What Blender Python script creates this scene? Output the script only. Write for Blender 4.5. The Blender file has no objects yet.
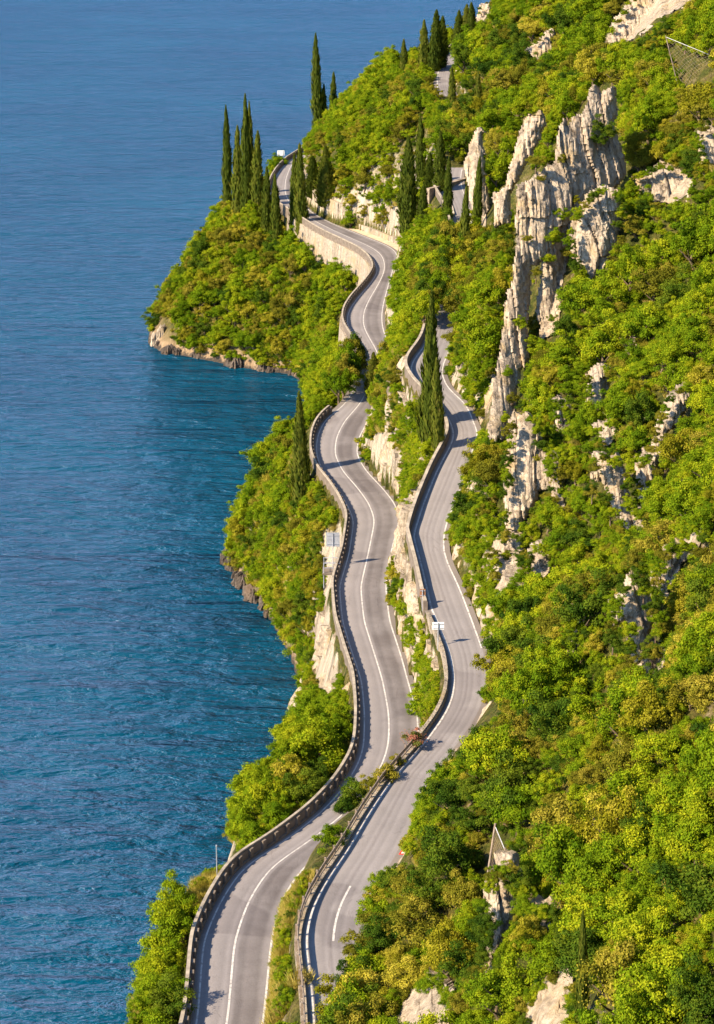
import bpy, math, random
import numpy as np
from mathutils import Vector

random.seed(7)
RNG = np.random.default_rng(11)
scene = bpy.context.scene
COL = scene.collection

# ------------------------------------------------------------------ camera, sky, sun, exposure
W, H = 714, 1024
FPX, PITCH, CAMZ = 2000.0, math.radians(18.8), 100.0
cam_data = bpy.data.cameras.new("camera")
cam = bpy.data.objects.new("camera", cam_data)
COL.objects.link(cam)
cam_data.sensor_fit = 'VERTICAL'
cam_data.sensor_height = 36.0
cam_data.lens = 36.0 * FPX / H
cam_data.clip_start = 1.0
cam_data.clip_end = 60000.0
cam.location = (0, 0, CAMZ)
cam.rotation_euler = (math.pi / 2 - PITCH, 0, 0)
scene.camera = cam

SUN_EL = math.radians(37.0)
SUN_H = Vector((0.86, 0.51)).normalized()          # horizontal direction the light travels in
world = bpy.data.worlds.new("World")
scene.world = world
world.use_nodes = True
wn = world.node_tree.nodes
wl = world.node_tree.links
wn.clear()
sky = wn.new("ShaderNodeTexSky")
sky.sky_type = 'NISHITA'
sky.sun_disc = False
sky.sun_elevation = SUN_EL
sky.sun_rotation = math.atan2(-SUN_H.x, -SUN_H.y)
sky.altitude = 100
sky.air_density = 1.0
sky.dust_density = 0.1
sky.ozone_density = 4.0
bg = wn.new("ShaderNodeBackground")
bg.inputs[1].default_value = 0.115
wo = wn.new("ShaderNodeOutputWorld")
wl.new(sky.outputs[0], bg.inputs[0])
wl.new(bg.outputs[0], wo.inputs[0])

sun_data = bpy.data.lights.new("sun", 'SUN')
sun_data.energy = 5.0
sun_data.angle = math.radians(0.9)
sun_data.color = (1.0, 0.82, 0.58)
sun = bpy.data.objects.new("sun", sun_data)
COL.objects.link(sun)
sun.rotation_euler = Vector((SUN_H.x * math.cos(SUN_EL), SUN_H.y * math.cos(SUN_EL), -math.sin(SUN_EL))).to_track_quat('-Z', 'Y').to_euler()
sun.location = (-200, -100, 200)

vs = scene.view_settings
scene.display_settings.display_device = 'sRGB'
vs.view_transform = 'Standard'
vs.look = 'None'
vs.gamma = 1.0
vs.use_curve_mapping = False
vs.exposure = 1.48
scene.render.engine = 'CYCLES'
scene.cycles.max_bounces = 6
scene.cycles.diffuse_bounces = 3
scene.cycles.transmission_bounces = 3
scene.cycles.use_denoising = True

# ------------------------------------------------------------------ pixel <-> world (for surveying the photograph)
CP, SP = math.cos(PITCH), math.sin(PITCH)


def ray(px, py):
    u, v = (px - W / 2) / FPX, (H / 2 - py) / FPX
    return np.array([u, CP + v * SP, -SP + v * CP])


def at_z(px, py, z):
    d = ray(px, py)
    return d * ((z - CAMZ) / d[2]) + np.array([0, 0, CAMZ])


def project(x, y, z):
    dz = z - CAMZ
    f = y * CP - dz * SP
    up = y * SP + dz * CP
    return W / 2 + FPX * x / f, H / 2 - FPX * up / f, f


# ------------------------------------------------------------------ noise
def _hash(ix, iy, iz, seed):
    n = (ix.astype(np.int64) * 374761393 + iy.astype(np.int64) * 668265263 + iz.astype(np.int64) * 2147483647 + seed * 974711)
    n = (n ^ (n >> 13)) * 1274126177 & 0x7fffffff
    n = (n ^ (n >> 16)) & 0xffff
    return n / 32767.5 - 1.0


def vnoise(x, y, z=0.0, seed=0):
    x, y, z = np.broadcast_arrays(np.asarray(x, float), np.asarray(y, float), np.asarray(z, float))
    x0, y0, z0 = np.floor(x), np.floor(y), np.floor(z)
    fx, fy, fz = x - x0, y - y0, z - z0
    fx, fy, fz = [f * f * f * (f * (f * 6 - 15) + 10) for f in (fx, fy, fz)]
    r = 0
    for dx in (0, 1):
        for dy in (0, 1):
            for dz in (0, 1):
                w = (fx if dx else 1 - fx) * (fy if dy else 1 - fy) * (fz if dz else 1 - fz)
                r = r + w * _hash(x0 + dx, y0 + dy, z0 + dz, seed)
    return r


def fbm(x, y, z=0.0, oct=4, seed=0):
    r, a = 0, 1.0
    for o in range(oct):
        r = r + a * vnoise(np.asarray(x) * 2 ** o, np.asarray(y) * 2 ** o, np.asarray(z) * 2 ** o, seed + o)
        a *= 0.5
    return r


def sstep(a, b, x):
    t = np.clip((x - a) / (b - a), 0, 1)
    return t * t * (3 - 2 * t)


# ------------------------------------------------------------------ survey of the two roads and the shore
ZL_PY = ([55, 180, 256, 345, 430, 520, 620, 747, 840, 940, 1100], [25, 25, 25, 25, 23, 22, 22, 23, 24, 25, 26])
ZU_PY = ([55, 118, 190, 230, 363, 437, 500, 560, 620, 680, 747, 840, 900, 985, 1100], [54, 49, 43, 42, 38, 36, 33.5, 31.5, 30, 29.5, 29, 29.5, 30, 30.5, 31])
LOW_L = [(193.5, 1024), (200, 940), (218, 900), (240, 867), (282, 841), (317, 814), (340, 789), (355.6, 764), (361, 747), (362, 714), (359, 680),
         (350, 654), (340, 621), (337, 587), (347, 554), (352, 520), (345, 504), (334, 487), (320, 471), (314, 454), (315, 437), (322, 420), (345, 404),
         (368, 358), (355, 340), (345, 326), (346, 312), (356, 298), (369, 284), (378, 270), (369, 256), (355, 248), (331, 237), (314, 228), (304, 221), (288, 211),
         (276, 203), (270.5, 192), (273, 180), (279.5, 170), (288, 161)]
LOW_R = [(264, 1024), (272, 940), (282, 900), (303, 867), (340, 841), (378, 810), (400, 785), (412, 764), (419, 740), (418, 714), (408, 680),
         (401, 654), (390, 621), (386, 587), (391, 554), (400, 520), (396, 504), (382, 487), (366, 471), (356, 454), (359, 437), (369, 420), (378, 404),
         (396, 358), (387, 340), (382, 326), (382, 312), (385, 298), (389, 284), (393, 270), (399, 256), (394, 248), (366, 237), (343, 228), (326, 221), (309, 211),
         (303, 203), (300, 192), (299, 180), (299, 170), (300, 161)]
UP_L = [(310, 1024), (307, 985), (301, 940), (309, 907), (328, 874), (341, 857), (348, 845), (366, 814), (389, 780), (419, 747), (443, 714), (450, 697), (452, 680),
        (448, 654), (434.5, 621), (419, 587), (409, 554), (411, 535), (421, 504), (434.5, 471), (453, 437), (448, 420), (432, 400), (416, 385), (407, 370), (411, 360), (424, 345),
        (455, 232), (449, 215), (443, 200), (434, 190), (436, 175), (462, 130), (444, 105), (436, 90), (436, 75), (441, 60)]
UP_R = [(372, 1024), (367, 985), (360, 940), (366, 907), (384, 874), (396, 857), (404, 840), (416, 814), (428, 780), (450, 747), (472, 714), (482, 697), (487, 680),
        (485, 654), (473, 621), (460, 587), (444, 554), (445, 530), (455, 504), (469, 471), (476, 437), (474, 420), (467, 404), (447, 387), (441, 370), (446, 360), (452, 345),
        (473, 232), (471, 215), (468, 200), (462, 189), (460, 175), (478, 130), (462, 105), (452, 90), (449, 75), (450, 60)]


def edge(pix, ztab, extra):
    pts = []
    for px, py in pix:
        p = at_z(px, py, np.interp(py, *ztab))
        pts.append((p[1], p[0], p[2]))
    pts += extra
    pts.sort()
    return np.array(pts)


YS = np.arange(30.0, 760.0, 0.5)


def smooth_fn(pts, col):
    v = np.interp(YS, pts[:, 0], pts[:, col])
    # linear run-out below the first point
    first = pts[0]
    k = np.clip((pts[3, col] - pts[0, col]) / (pts[3, 0] - pts[0, 0]), -.35, .35)
    v = np.where(YS < first[0], first[col] + (YS - first[0]) * (0 if col == 2 else k), v)

    def g(v, s):
        r = int(s * 8)
        kx = np.arange(-r, r + 1) * 0.5
        ker = np.exp(-kx ** 2 / (2 * s * s))
        ker /= ker.sum()
        return np.convolve(np.pad(v, r, mode='reflect', reflect_type='odd'), ker, 'valid')
    a, b = g(v, 1.6), g(v, 4.0)
    w = sstep(200, 330, YS)
    return a * (1 - w) + b * w


eLL = edge(LOW_L, ZL_PY, [(505, -11.5, 25), (530, -1, 25), (600, 28, 25), (760, 90, 25)])
eLR = edge(LOW_R, ZL_PY, [(505, -6, 25), (530, 5, 25), (600, 34, 25), (760, 96, 25)])
eUL = edge(UP_L, ZU_PY, [(600, 45, 56), (760, 110, 58)])
eUR = edge(UP_R, ZU_PY, [(600, 50, 56), (760, 115, 58)])
xLL, xLR, xUL, xUR = [smooth_fn(e, 1) for e in (eLL, eLR, eUL, eUR)]
zL, zU = smooth_fn(eLL, 2), smooth_fn(eUL, 2)
xUL = np.maximum(xUL, xLR + 1.8)
xUR = np.maximum(xUR, xUL + 3.0)


def F(tab):
    return lambda y: np.interp(y, YS, tab)


fLL, fLR, fUL, fUR, fzL, fzU = map(F, (xLL, xLR, xUL, xUR, zL, zU))

SHORE = np.array([(-44, 20), (-26, 80), (-19.5, 108), (-16.8, 122), (-14.5, 138), (-13.5, 155), (-9.5, 175), (-7.5, 200), (-6.7, 226), (-8.7, 238), (-13.3, 256), (-17.4, 267), (-18.8, 275),
                  (-15, 285), (-12, 300), (-9.5, 325), (-9, 350), (-10, 370), (-13, 377), (-21, 381), (-31.6, 389), (-40, 395), (-43, 401), (-44, 412), (-42, 430),
                  (-35, 455), (-26, 480), (-21, 500), (-14, 530), (14, 600), (72, 760)], float)


def shore_sd(x, y):
    """signed distance to the shore line, positive on land"""
    best = np.full(x.shape, 1e9)
    for a, b in zip(SHORE[:-1], SHORE[1:]):
        ab = b - a
        t = np.clip(((x - a[0]) * ab[0] + (y - a[1]) * ab[1]) / (ab @ ab), 0, 1)
        best = np.minimum(best, np.hypot(x - a[0] - t * ab[0], y - a[1] - t * ab[1]))
    # inside test: to the right of the polyline (x beyond crossing), even-odd along -x
    cnt = np.zeros(x.shape, int)
    for a, b in zip(SHORE[:-1], SHORE[1:]):
        lo, hi = min(a[1], b[1]), max(a[1], b[1])
        if hi == lo:
            continue
        xc = a[0] + (b[0] - a[0]) * (y - a[1]) / (b[1] - a[1])
        cnt += ((y >= lo) & (y < hi) & (xc < x)).astype(int)
    return np.where(cnt % 2 == 1, best, -best)


def shoulder(y):
    return 2.6 * sstep(356, 367, y) * (1 - sstep(393, 400, y))


def drop_at(y):
    return 1.0 + 4.6 * sstep(296, 310, y) * (1 - sstep(405, 425, y))


def height(x, y):
    x = np.asarray(x, float)
    y = np.asarray(y, float)
    LL, LR, UL, UR, zl, zu = fLL(y), fLR(y), fUL(y), fUR(y), fzL(y), fzU(y)
    ds = shore_sd(x, y)
    n1 = fbm(x / 9, y / 9, 0, 4, 3)
    n2 = fbm(x / 38, y / 38, 0, 3, 9)
    # seaward slope
    edge_l = LL - 0.9 + 0.65 * (drop_at(y) > 1.5)
    dr = np.maximum(edge_l - x, 0)
    t = np.clip(ds, 0, None) / (np.clip(ds, 0, None) + dr + 1e-6)
    top = zl - 0.25 - drop_at(y) * (1 - sstep(0.0, 0.15, 0.15 - dr))
    hs = top * (1 - (1 - t) ** (2.0 + 3.0 * (1 - sstep(158, 172, y)) - 0.85 * sstep(166, 176, y) * (1 - sstep(222, 232, y)))) + n1 * 1.6 * np.clip(4 * t * (1 - t), 0, 1)
    hs = np.minimum(hs, top + 0.2 * dr)
    hs = np.where(ds > 0, np.maximum(hs, 0.15), -0.3 + ds * 0.7)
    # between the roads
    g0, g1 = LR + 0.7 + shoulder(y), UL - 0.7
    tb = np.clip((x - g0) / np.maximum(g1 - g0, 0.3), 0, 1)
    hb = zl + (zu - zl) * tb ** 0.6 + n1 * 1.2 * np.clip(4 * tb * (1 - tb), 0, 1)
    # hillside above the upper road
    s = np.maximum(x - (UR + 0.8), 0)
    slope = 0.86 + 0.12 * sstep(380, 520, y)
    hh = zu + 1.8 * (1 - np.exp(-s / 0.8)) + slope * s + n1 * 1.8 * np.clip(s / 6, 0, 1) + n2 * 5.0 * np.clip(s / 22, 0, 1)
    h = np.where(x < edge_l, hs, zl - 0.12)
    h = np.where(x > g0, hb, h)
    h = np.where(x > g1, zu - 0.12, h)
    h = np.where(x > UR + 0.8, hh, h)
    return h


# ------------------------------------------------------------------ helpers for objects and materials
def link_mesh(name, verts, faces, mat, parent=None, smooth=False, attrs=None):
    me = bpy.data.meshes.new(name)
    verts = np.asarray(verts, np.float32)
    if isinstance(faces, np.ndarray):
        k = faces.shape[1]
        me.vertices.add(len(verts))
        me.vertices.foreach_set('co', verts.ravel())
        me.loops.add(faces.size)
        me.loops.foreach_set('vertex_index', faces.astype(np.int32).ravel())
        me.polygons.add(len(faces))
        me.polygons.foreach_set('loop_start', np.arange(0, faces.size, k, dtype=np.int32))
        me.polygons.foreach_set('loop_total', np.full(len(faces), k, np.int32))
        me.update(calc_edges=True)
    else:
        me.from_pydata(verts.tolist(), [], faces)
    if attrs:
        for nm, (dom, arr) in attrs.items():
            a = me.attributes.new(nm, 'FLOAT', dom)
            a.data.foreach_set('value', np.asarray(arr, np.float32))
    me.polygons.foreach_set('use_smooth', np.full(len(me.polygons), smooth))
    if mat is not None:
        me.materials.append(mat)
    me.validate()
    ob = bpy.data.objects.new(name, me)
    COL.objects.link(ob)
    if parent is not None:
        ob.parent = parent
    return ob


def tag(ob, label=None, cat=None, group=None, kind=None):
    if label:
        ob['label'] = label
    if cat:
        ob['category'] = cat
    if group:
        ob['group'] = group
    if kind:
        ob['kind'] = kind
    return ob


def empty(name, loc, label=None, cat=None, group=None, rz=0.0):
    ob = bpy.data.objects.new(name, None)
    ob.empty_display_size = 0.3
    ob.location = loc
    ob.rotation_euler = (0, 0, rz)
    COL.objects.link(ob)
    return tag(ob, label, cat, group)


def grid_faces(nu, nv, close_u=False):
    i, j = np.meshgrid(np.arange(nu if close_u else nu - 1), np.arange(nv - 1), indexing='ij')
    i2 = (i + 1) % nu
    return np.stack([i * nv + j, i2 * nv + j, i2 * nv + j + 1, i * nv + j + 1], -1).reshape(-1, 4)


class MB:
    """collects boxes and tubes into one mesh"""

    def __init__(self):
        self.v, self.f = [], []

    def add(self, v, f):
        o = len(self.v)
        self.v += [tuple(p) for p in v]
        self.f += [tuple(i + o for i in q) for q in f]

    def box(self, c, s, rz=0.0):
        hx, hy, hz = s[0] / 2, s[1] / 2, s[2] / 2
        cs, sn = math.cos(rz), math.sin(rz)
        v = []
        for dx in (-hx, hx):
            for dy in (-hy, hy):
                for dz in (-hz, hz):
                    v.append((c[0] + dx * cs - dy * sn, c[1] + dx * sn + dy * cs, c[2] + dz))
        self.add(v, [(0, 1, 3, 2), (4, 6, 7, 5), (0, 4, 5, 1), (2, 3, 7, 6), (0, 2, 6, 4), (1, 5, 7, 3)])

    def tube(self, pts, r, n=8):
        pts = [Vector(p) for p in pts]
        rr = r if hasattr(r, '__len__') else [r] * len(pts)
        ring = []
        for k, p in enumerate(pts):
            d = (pts[min(k + 1, len(pts) - 1)] - pts[max(k - 1, 0)]).normalized()
            a = d.cross(Vector((0.31, 0.77, 0.55))).normalized()
            b = d.cross(a)
            ring.append([p + (a * math.cos(2 * math.pi * q / n) + b * math.sin(2 * math.pi * q / n)) * rr[k] for q in range(n)])
        v = [q for rg in ring for q in rg]
        f = []
        for k in range(len(pts) - 1):
            for q in range(n):
                f.append((k * n + q, k * n + (q + 1) % n, (k + 1) * n + (q + 1) % n, (k + 1) * n + q))
        f.append(tuple(range(n))[::-1])
        f.append(tuple(range((len(pts) - 1) * n, len(pts) * n)))
        self.add(v, f)

    def build(self, name, mat, parent=None, smooth=False):
        return link_mesh(name, self.v, self.f, mat, parent, smooth)


def new_mat(name):
    m = bpy.data.materials.new(name)
    m.use_nodes = True
    nt = m.node_tree
    nt.nodes.clear()
    out = nt.nodes.new('ShaderNodeOutputMaterial')
    return m, nt, out


class NT:
    def __init__(self, name):
        self.m, self.nt, self.out = new_mat(name)

    def n(self, typ, **kw):
        nd = self.nt.nodes.new(typ)
        for k, v in kw.items():
            if k.startswith('i_'):
                nd.inputs[k[2:].replace('_', ' ')].default_value = v
            else:
                setattr(nd, k, v)
        return nd

    def l(self, a, b):
        self.nt.links.new(a, b)

    def ramp(self, fac, stops, interp='LINEAR'):
        r = self.n('ShaderNodeValToRGB')
        cr = r.color_ramp
        cr.interpolation = interp
        while len(cr.elements) < len(stops):
            cr.elements.new(0.5)
        for e, (p, c) in zip(cr.elements, stops):
            e.position = p
            e.color = (*c, 1) if len(c) == 3 else c
        self.l(fac, r.inputs[0])
        return r.outputs[0]

    def noise(self, vec, scale, detail=4, rough=0.55, dist=0.0):
        nd = self.n('ShaderNodeTexNoise')
        nd.inputs['Scale'].default_value = scale
        nd.inputs['Detail'].default_value = detail
        nd.inputs['Roughness'].default_value = rough
        nd.inputs['Distortion'].default_value = dist
        if vec is not None:
            self.l(vec, nd.inputs['Vector'])
        return nd.outputs['Fac']

    def mapping(self, vec, scale=(1, 1, 1), rot=(0, 0, 0)):
        nd = self.n('ShaderNodeMapping')
        nd.inputs['Scale'].default_value = scale
        nd.inputs['Rotation'].default_value = rot
        self.l(vec, nd.inputs['Vector'])
        return nd.outputs[0]

    def mix(self, fac, a, b, mode='MIX'):
        nd = self.n('ShaderNodeMix', data_type='RGBA', blend_type=mode)
        for sock, v in ((0, fac), (6, a), (7, b)):
            if hasattr(v, 'node'):
                self.l(v, nd.inputs[sock])
            else:
                nd.inputs[sock].default_value = v if sock == 0 else ((*v, 1) if len(v) == 3 else v)
        return nd.outputs[2]

    def math(self, op, a, b=0.0, clamp=False):
        nd = self.n('ShaderNodeMath', operation=op)
        nd.use_clamp = clamp
        for s, v in ((0, a), (1, b)):
            if hasattr(v, 'node'):
                self.l(v, nd.inputs[s])
            else:
                nd.inputs[s].default_value = v
        return nd.outputs[0]

    def bump(self, height, strength=0.5, dist=0.1):
        nd = self.n('ShaderNodeBump')
        nd.inputs['Strength'].default_value = strength
        nd.inputs['Distance'].default_value = dist
        self.l(height, nd.inputs['Height'])
        return nd.outputs[0]

    def bsdf(self, color, rough=0.8, normal=None, spec=0.3, metallic=0.0):
        b = self.n('ShaderNodeBsdfPrincipled')
        for k, v in (('Base Color', color), ('Roughness', rough)):
            if hasattr(v, 'node'):
                self.l(v, b.inputs[k])
            else:
                b.inputs[k].default_value = (*v, 1) if k == 'Base Color' else v
        b.inputs['Specular IOR Level'].default_value = spec
        b.inputs['Metallic'].default_value = metallic
        if normal is not None:
            self.l(normal, b.inputs['Normal'])
        self.l(b.outputs[0], self.out.inputs[0])
        return b

    def pos(self):
        return self.n('ShaderNodeNewGeometry').outputs['Position']


def plain(name, col, rough=0.7, metallic=0.0, vary=0.25, scale=3.0):
    t = NT(name)
    nz = t.noise(t.pos(), scale, 5, 0.6)
    c = t.ramp(nz, [(0.3, tuple(x * (1 - vary) for x in col)), (0.7, tuple(min(1, x * (1 + vary)) for x in col))])
    t.bsdf(c, rough, t.bump(nz, 0.2, 0.03), 0.3, metallic)
    return t.m


# ---- materials
def rock_material(name, light, mid, dark, stain):
    t = NT(name)
    p = t.pos()
    pv = t.mapping(p, (1.0, 1.0, 0.16))
    big = t.noise(pv, 0.55, 6, 0.62, 0.6)
    fine = t.noise(p, 2.2, 7, 0.7, 0.2)
    crack = t.noise(pv, 1.5, 7, 0.7, 1.0)
    c = t.ramp(big, [(0.32, dark), (0.47, mid), (0.66, light)])
    c = t.mix(t.ramp(fine, [(0.35, (0.55,) * 3), (0.6, (1.0,) * 3)]), (0.5, 0.45, 0.4), c, 'MULTIPLY') if False else c
    f2 = t.ramp(fine, [(0.36, (0.6, 0.57, 0.55)), (0.56, (1, 1, 1))])
    c = t.mix(1.0, c, f2, 'MULTIPLY')
    ck = t.ramp(crack, [(0.36, (0.35, 0.32, 0.30)), (0.43, (1, 1, 1))])
    c = t.mix(0.9, c, ck, 'MULTIPLY')
    st = t.ramp(t.noise(p, 0.33, 4, 0.6), [(0.5, (0, 0, 0)), (0.68, (0.75,) * 3)])
    c = t.mix(st, c, stain)
    hmix = t.math('ADD', t.math('MULTIPLY', crack, 1.0), t.math('MULTIPLY', fine, 0.7))
    t.bsdf(c, 0.9, t.bump(hmix, 0.9, 0.35), 0.2)
    return t.m


M = {}
M['rock'] = rock_material('limestone', (0.455, 0.385, 0.295), (0.36, 0.298, 0.225), (0.165, 0.132, 0.10), (0.32, 0.23, 0.115))
M['shore_rock'] = rock_material('wet_shore_rock', (0.13, 0.105, 0.085), (0.08, 0.064, 0.053), (0.03, 0.026, 0.024), (0.12, 0.08, 0.05))


def terrain_material():
    t = NT('hillside')
    p = t.pos()
    geo = t.n('ShaderNodeNewGeometry')
    sx = t.n('ShaderNodeSeparateXYZ')
    t.l(geo.outputs['Normal'], sx.inputs[0])
    pv = t.mapping(p, (1, 1, 0.2))
    rockn = t.noise(pv, 0.7, 7, 0.65, 0.5)
    rock = t.ramp(rockn, [(0.33, (0.17, 0.14, 0.11)), (0.5, (0.40, 0.34, 0.26)), (0.68, (0.52, 0.45, 0.35))])
    gn = t.noise(p, 0.5, 8, 0.78)
    g2 = t.noise(p, 2.5, 5, 0.7)
    grass = t.ramp(gn, [(0.3, (0.03, 0.04, 0.010)), (0.46, (0.065, 0.075, 0.014)), (0.56, (0.13, 0.11, 0.03)), (0.64, (0.20, 0.16, 0.085)), (0.74, (0.30, 0.25, 0.18))])
    grass = t.mix(1.0, grass, t.ramp(g2, [(0.32, (0.35,) * 3), (0.5, (0.8,) * 3), (0.66, (1.25,) * 3)]), 'MULTIPLY')
    steep = t.math('ADD', sx.outputs['Z'], t.math('MULTIPLY', t.math('SUBTRACT', g2, 0.5), 0.5))
    fac = t.ramp(steep, [(0.36, (1, 1, 1)), (0.5, (0, 0, 0))])
    c = t.mix(fac, grass, rock)
    sz = t.n('ShaderNodeSeparateXYZ')
    t.l(p, sz.inputs[0])
    hz = t.math('ADD', sz.outputs['Z'], t.math('MULTIPLY', t.math('SUBTRACT', gn, 0.5), 5.0))
    c = t.mix(t.ramp(t.math('MULTIPLY', hz, 0.1), [(0.10, (1, 1, 1)), (0.42, (0, 0, 0))]), c, t.mix(1.0, rock, (0.75, 0.62, 0.5), 'MULTIPLY'))
    c = t.mix(t.ramp(t.math('MULTIPLY', hz, 0.1), [(0.03, (1, 1, 1)), (0.10, (0, 0, 0))]), c, (0.06, 0.05, 0.042))
    t.bsdf(c, 0.95, t.bump(t.math('ADD', rockn, g2), 1.0, 0.6), 0.1)
    return t.m


M['terrain'] = terrain_material()


def asphalt_material(name, base, band):
    t = NT(name)
    p = t.pos()
    lane = t.n('ShaderNodeAttribute', attribute_name='lane').outputs['Fac']
    n_big = t.noise(p, 0.25, 5, 0.6)
    n_f = t.noise(p, 9.0, 4, 0.7)
    c = t.ramp(n_big, [(0.3, tuple(x * 0.88 for x in base)), (0.7, tuple(x * 1.08 for x in base))])
    if band:
        b = t.ramp(t.math('ADD', lane, t.math('MULTIPLY', t.math('SUBTRACT', n_big, 0.5), 0.12)),
                   [(0.50, (0, 0, 0)), (0.56, (0.85,) * 3), (0.86, (0.9,) * 3), (0.97, (0.2,) * 3)])
        blot = t.ramp(t.noise(p, 0.16, 5, 0.7), [(0.3, (0.35,) * 3), (0.62, (1,) * 3)])
        c = t.mix(t.mix(1.0, b, blot, 'MULTIPLY'), c, band)
    dark = t.ramp(t.noise(t.mapping(p, (1, 0.12, 1)), 1.6, 5, 0.75), [(0.60, (1, 1, 1)), (0.74, (0.68, 0.66, 0.66))])
    c = t.mix(0.8, c, dark, 'MULTIPLY')
    warp = t.math('ADD', lane, t.math('MULTIPLY', t.math('SUBTRACT', n_big, 0.5), 0.06))
    tracks = t.ramp(warp, [(0.0, (0.72, 0.68, 0.60)), (0.035, (1, 1, 1)), (0.13, (0.82,) * 3), (0.19, (1.02,) * 3), (0.34, (0.80,) * 3), (0.40, (1, 1, 1)), (0.47, (0.70, 0.69, 0.69)), (0.52, (0.96,) * 3), (0.62, (0.78,) * 3), (0.68, (1, 1, 1)), (0.84, (0.80,) * 3), (0.90, (1, 1, 1)), (0.975, (0.95,) * 3), (1.0, (0.74, 0.69, 0.60))])
    c = t.mix(0.85, c, tracks, 'MULTIPLY')
    crackn = t.noise(t.mapping(p, (1, 0.35, 1)), 0.7, 3, 0.5, 1.5)
    seam = t.ramp(t.math('ABSOLUTE', t.math('SUBTRACT', crackn, 0.5)), [(0.0, (0.70, 0.69, 0.69)), (0.012, (1, 1, 1))])
    c = t.mix(t.ramp(t.noise(p, 0.11, 2, 0.5), [(0.5, (0, 0, 0)), (0.6, (0.7,) * 3)]), c, t.mix(1.0, c, seam, 'MULTIPLY'))
    patch = t.ramp(t.noise(p, 0.09, 2, 0.4), [(0.60, (1, 1, 1)), (0.615, (0.82, 0.81, 0.82))])
    c = t.mix(1.0, c, patch, 'MULTIPLY')
    c = t.mix(1.0, c, t.ramp(n_f, [(0.3, (0.86,) * 3), (0.7, (1.1,) * 3)]), 'MULTIPLY')
    t.bsdf(c, 0.85, t.bump(n_f, 0.25, 0.02), 0.25)
    return t.m


M['asphalt'] = asphalt_material('lower_asphalt', (0.212, 0.194, 0.194), (0.102, 0.088, 0.086))
M['asphalt_up'] = asphalt_material('upper_asphalt', (0.214, 0.196, 0.195), None)
def paint_material():
    t = NT('worn_road_paint')
    p = t.pos()
    w = t.noise(p, 2.2, 6, 0.75)
    c = t.ramp(w, [(0.38, (0.23, 0.21, 0.205)), (0.48, (0.40, 0.38, 0.36)), (0.64, (0.52, 0.50, 0.47))])
    t.bsdf(c, 0.7, None, 0.2)
    return t.m


M['paint'] = paint_material()
M['wall'] = plain('parapet_stone', (0.26, 0.205, 0.15), 0.9, 0, 0.35, 1.6)
M['masonry'] = rock_material('old_masonry', (0.40, 0.34, 0.265), (0.33, 0.28, 0.22), (0.20, 0.17, 0.13), (0.30, 0.23, 0.13))
M['shade_toned_wall'] = plain('shade_toned_parapet_stone', (0.135, 0.108, 0.085), 0.9, 0, 0.35, 1.6)  # parapet stone darkened in colour to carry the shade of the inner face
M['coping'] = plain('pale_coping', (0.27, 0.23, 0.18), 0.9, 0, 0.4, 1.2)
M['pale_wall'] = plain('pale_wall', (0.44, 0.375, 0.29), 0.9, 0, 0.25, 0.8)
M['rust'] = plain('weathered_rail', (0.26, 0.20, 0.15), 0.55, 0.3, 0.4, 2.0)
M['steel'] = plain('galvanised_steel', (0.38, 0.39, 0.42), 0.5, 0.5, 0.15, 2.0)
M['white'] = plain('white_paint', (0.78, 0.77, 0.74), 0.5, 0, 0.06, 2.0)
M['red'] = plain('red_paint', (0.55, 0.04, 0.03), 0.5, 0, 0.1, 2.0)
M['brown'] = plain('brown_board', (0.25, 0.12, 0.06), 0.6, 0, 0.2, 2.0)
M['bark'] = plain('bark', (0.12, 0.085, 0.055), 0.95, 0, 0.4, 6.0)
M['sand'] = plain('roadside_gravel', (0.42, 0.33, 0.22), 0.95, 0, 0.25, 0.7)


def water_material():
    t = NT('lake_water')
    p = t.pos()
    rot = (0, 0, math.radians(6))
    w0 = t.noise(t.mapping(p, (0.75, 1.5, 1), (0, 0, math.radians(12))), 1.0, 4, 0.65, 0.3)
    w1 = t.noise(t.mapping(p, (0.20, 0.55, 1), rot), 1.0, 4, 0.6, 0.5)
    w2 = t.noise(t.mapping(p, (0.05, 0.17, 1), (0, 0, math.radians(-6))), 1.0, 3, 0.55, 0.5)
    w3 = t.noise(t.mapping(p, (0.006, 0.028, 1), (0, 0, math.radians(3))), 1.0, 4, 0.6, 0.6)
    h = t.math('ADD', t.math('MULTIPLY', w0, 0.5), t.math('MULTIPLY', w1, 1.8))
    h = t.math('ADD', h, t.math('MULTIPLY', w2, 3.0))
    w4 = t.noise(t.mapping(p, (0.018, 0.075, 1), (0, 0, math.radians(7))), 1.0, 3, 0.6, 0.5)
    h = t.math('ADD', h, t.math('MULTIPLY', w3, 8.0))
    h = t.math('ADD', h, t.math('MULTIPLY', w4, 4.0))
    nrm = t.bump(h, 1.0, 0.95)
    c = t.ramp(t.noise(p, 0.012, 3, 0.5), [(0.3, (0.0, 0.038, 0.074)), (0.7, (0.0, 0.054, 0.098))])
    b = t.n('ShaderNodeBsdfDiffuse')
    t.l(c, b.inputs[0])
    t.l(nrm, b.inputs['Normal'])
    g = t.n('ShaderNodeBsdfGlossy')
    g.inputs['Color'].default_value = (0.40, 0.45, 0.74, 1)
    g.inputs['Roughness'].default_value = 0.2
    t.l(nrm, g.inputs['Normal'])
    fr = t.n('ShaderNodeFresnel')
    fr.inputs['IOR'].default_value = 1.33
    t.l(nrm, fr.inputs['Normal'])
    mx = t.n('ShaderNodeMixShader')
    t.l(fr.outputs[0], mx.inputs[0])
    t.l(b.outputs[0], mx.inputs[1])
    t.l(g.outputs[0], mx.inputs[2])
    t.l(mx.outputs[0], t.out.inputs[0])
    return t.m


M['water'] = water_material()


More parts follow.
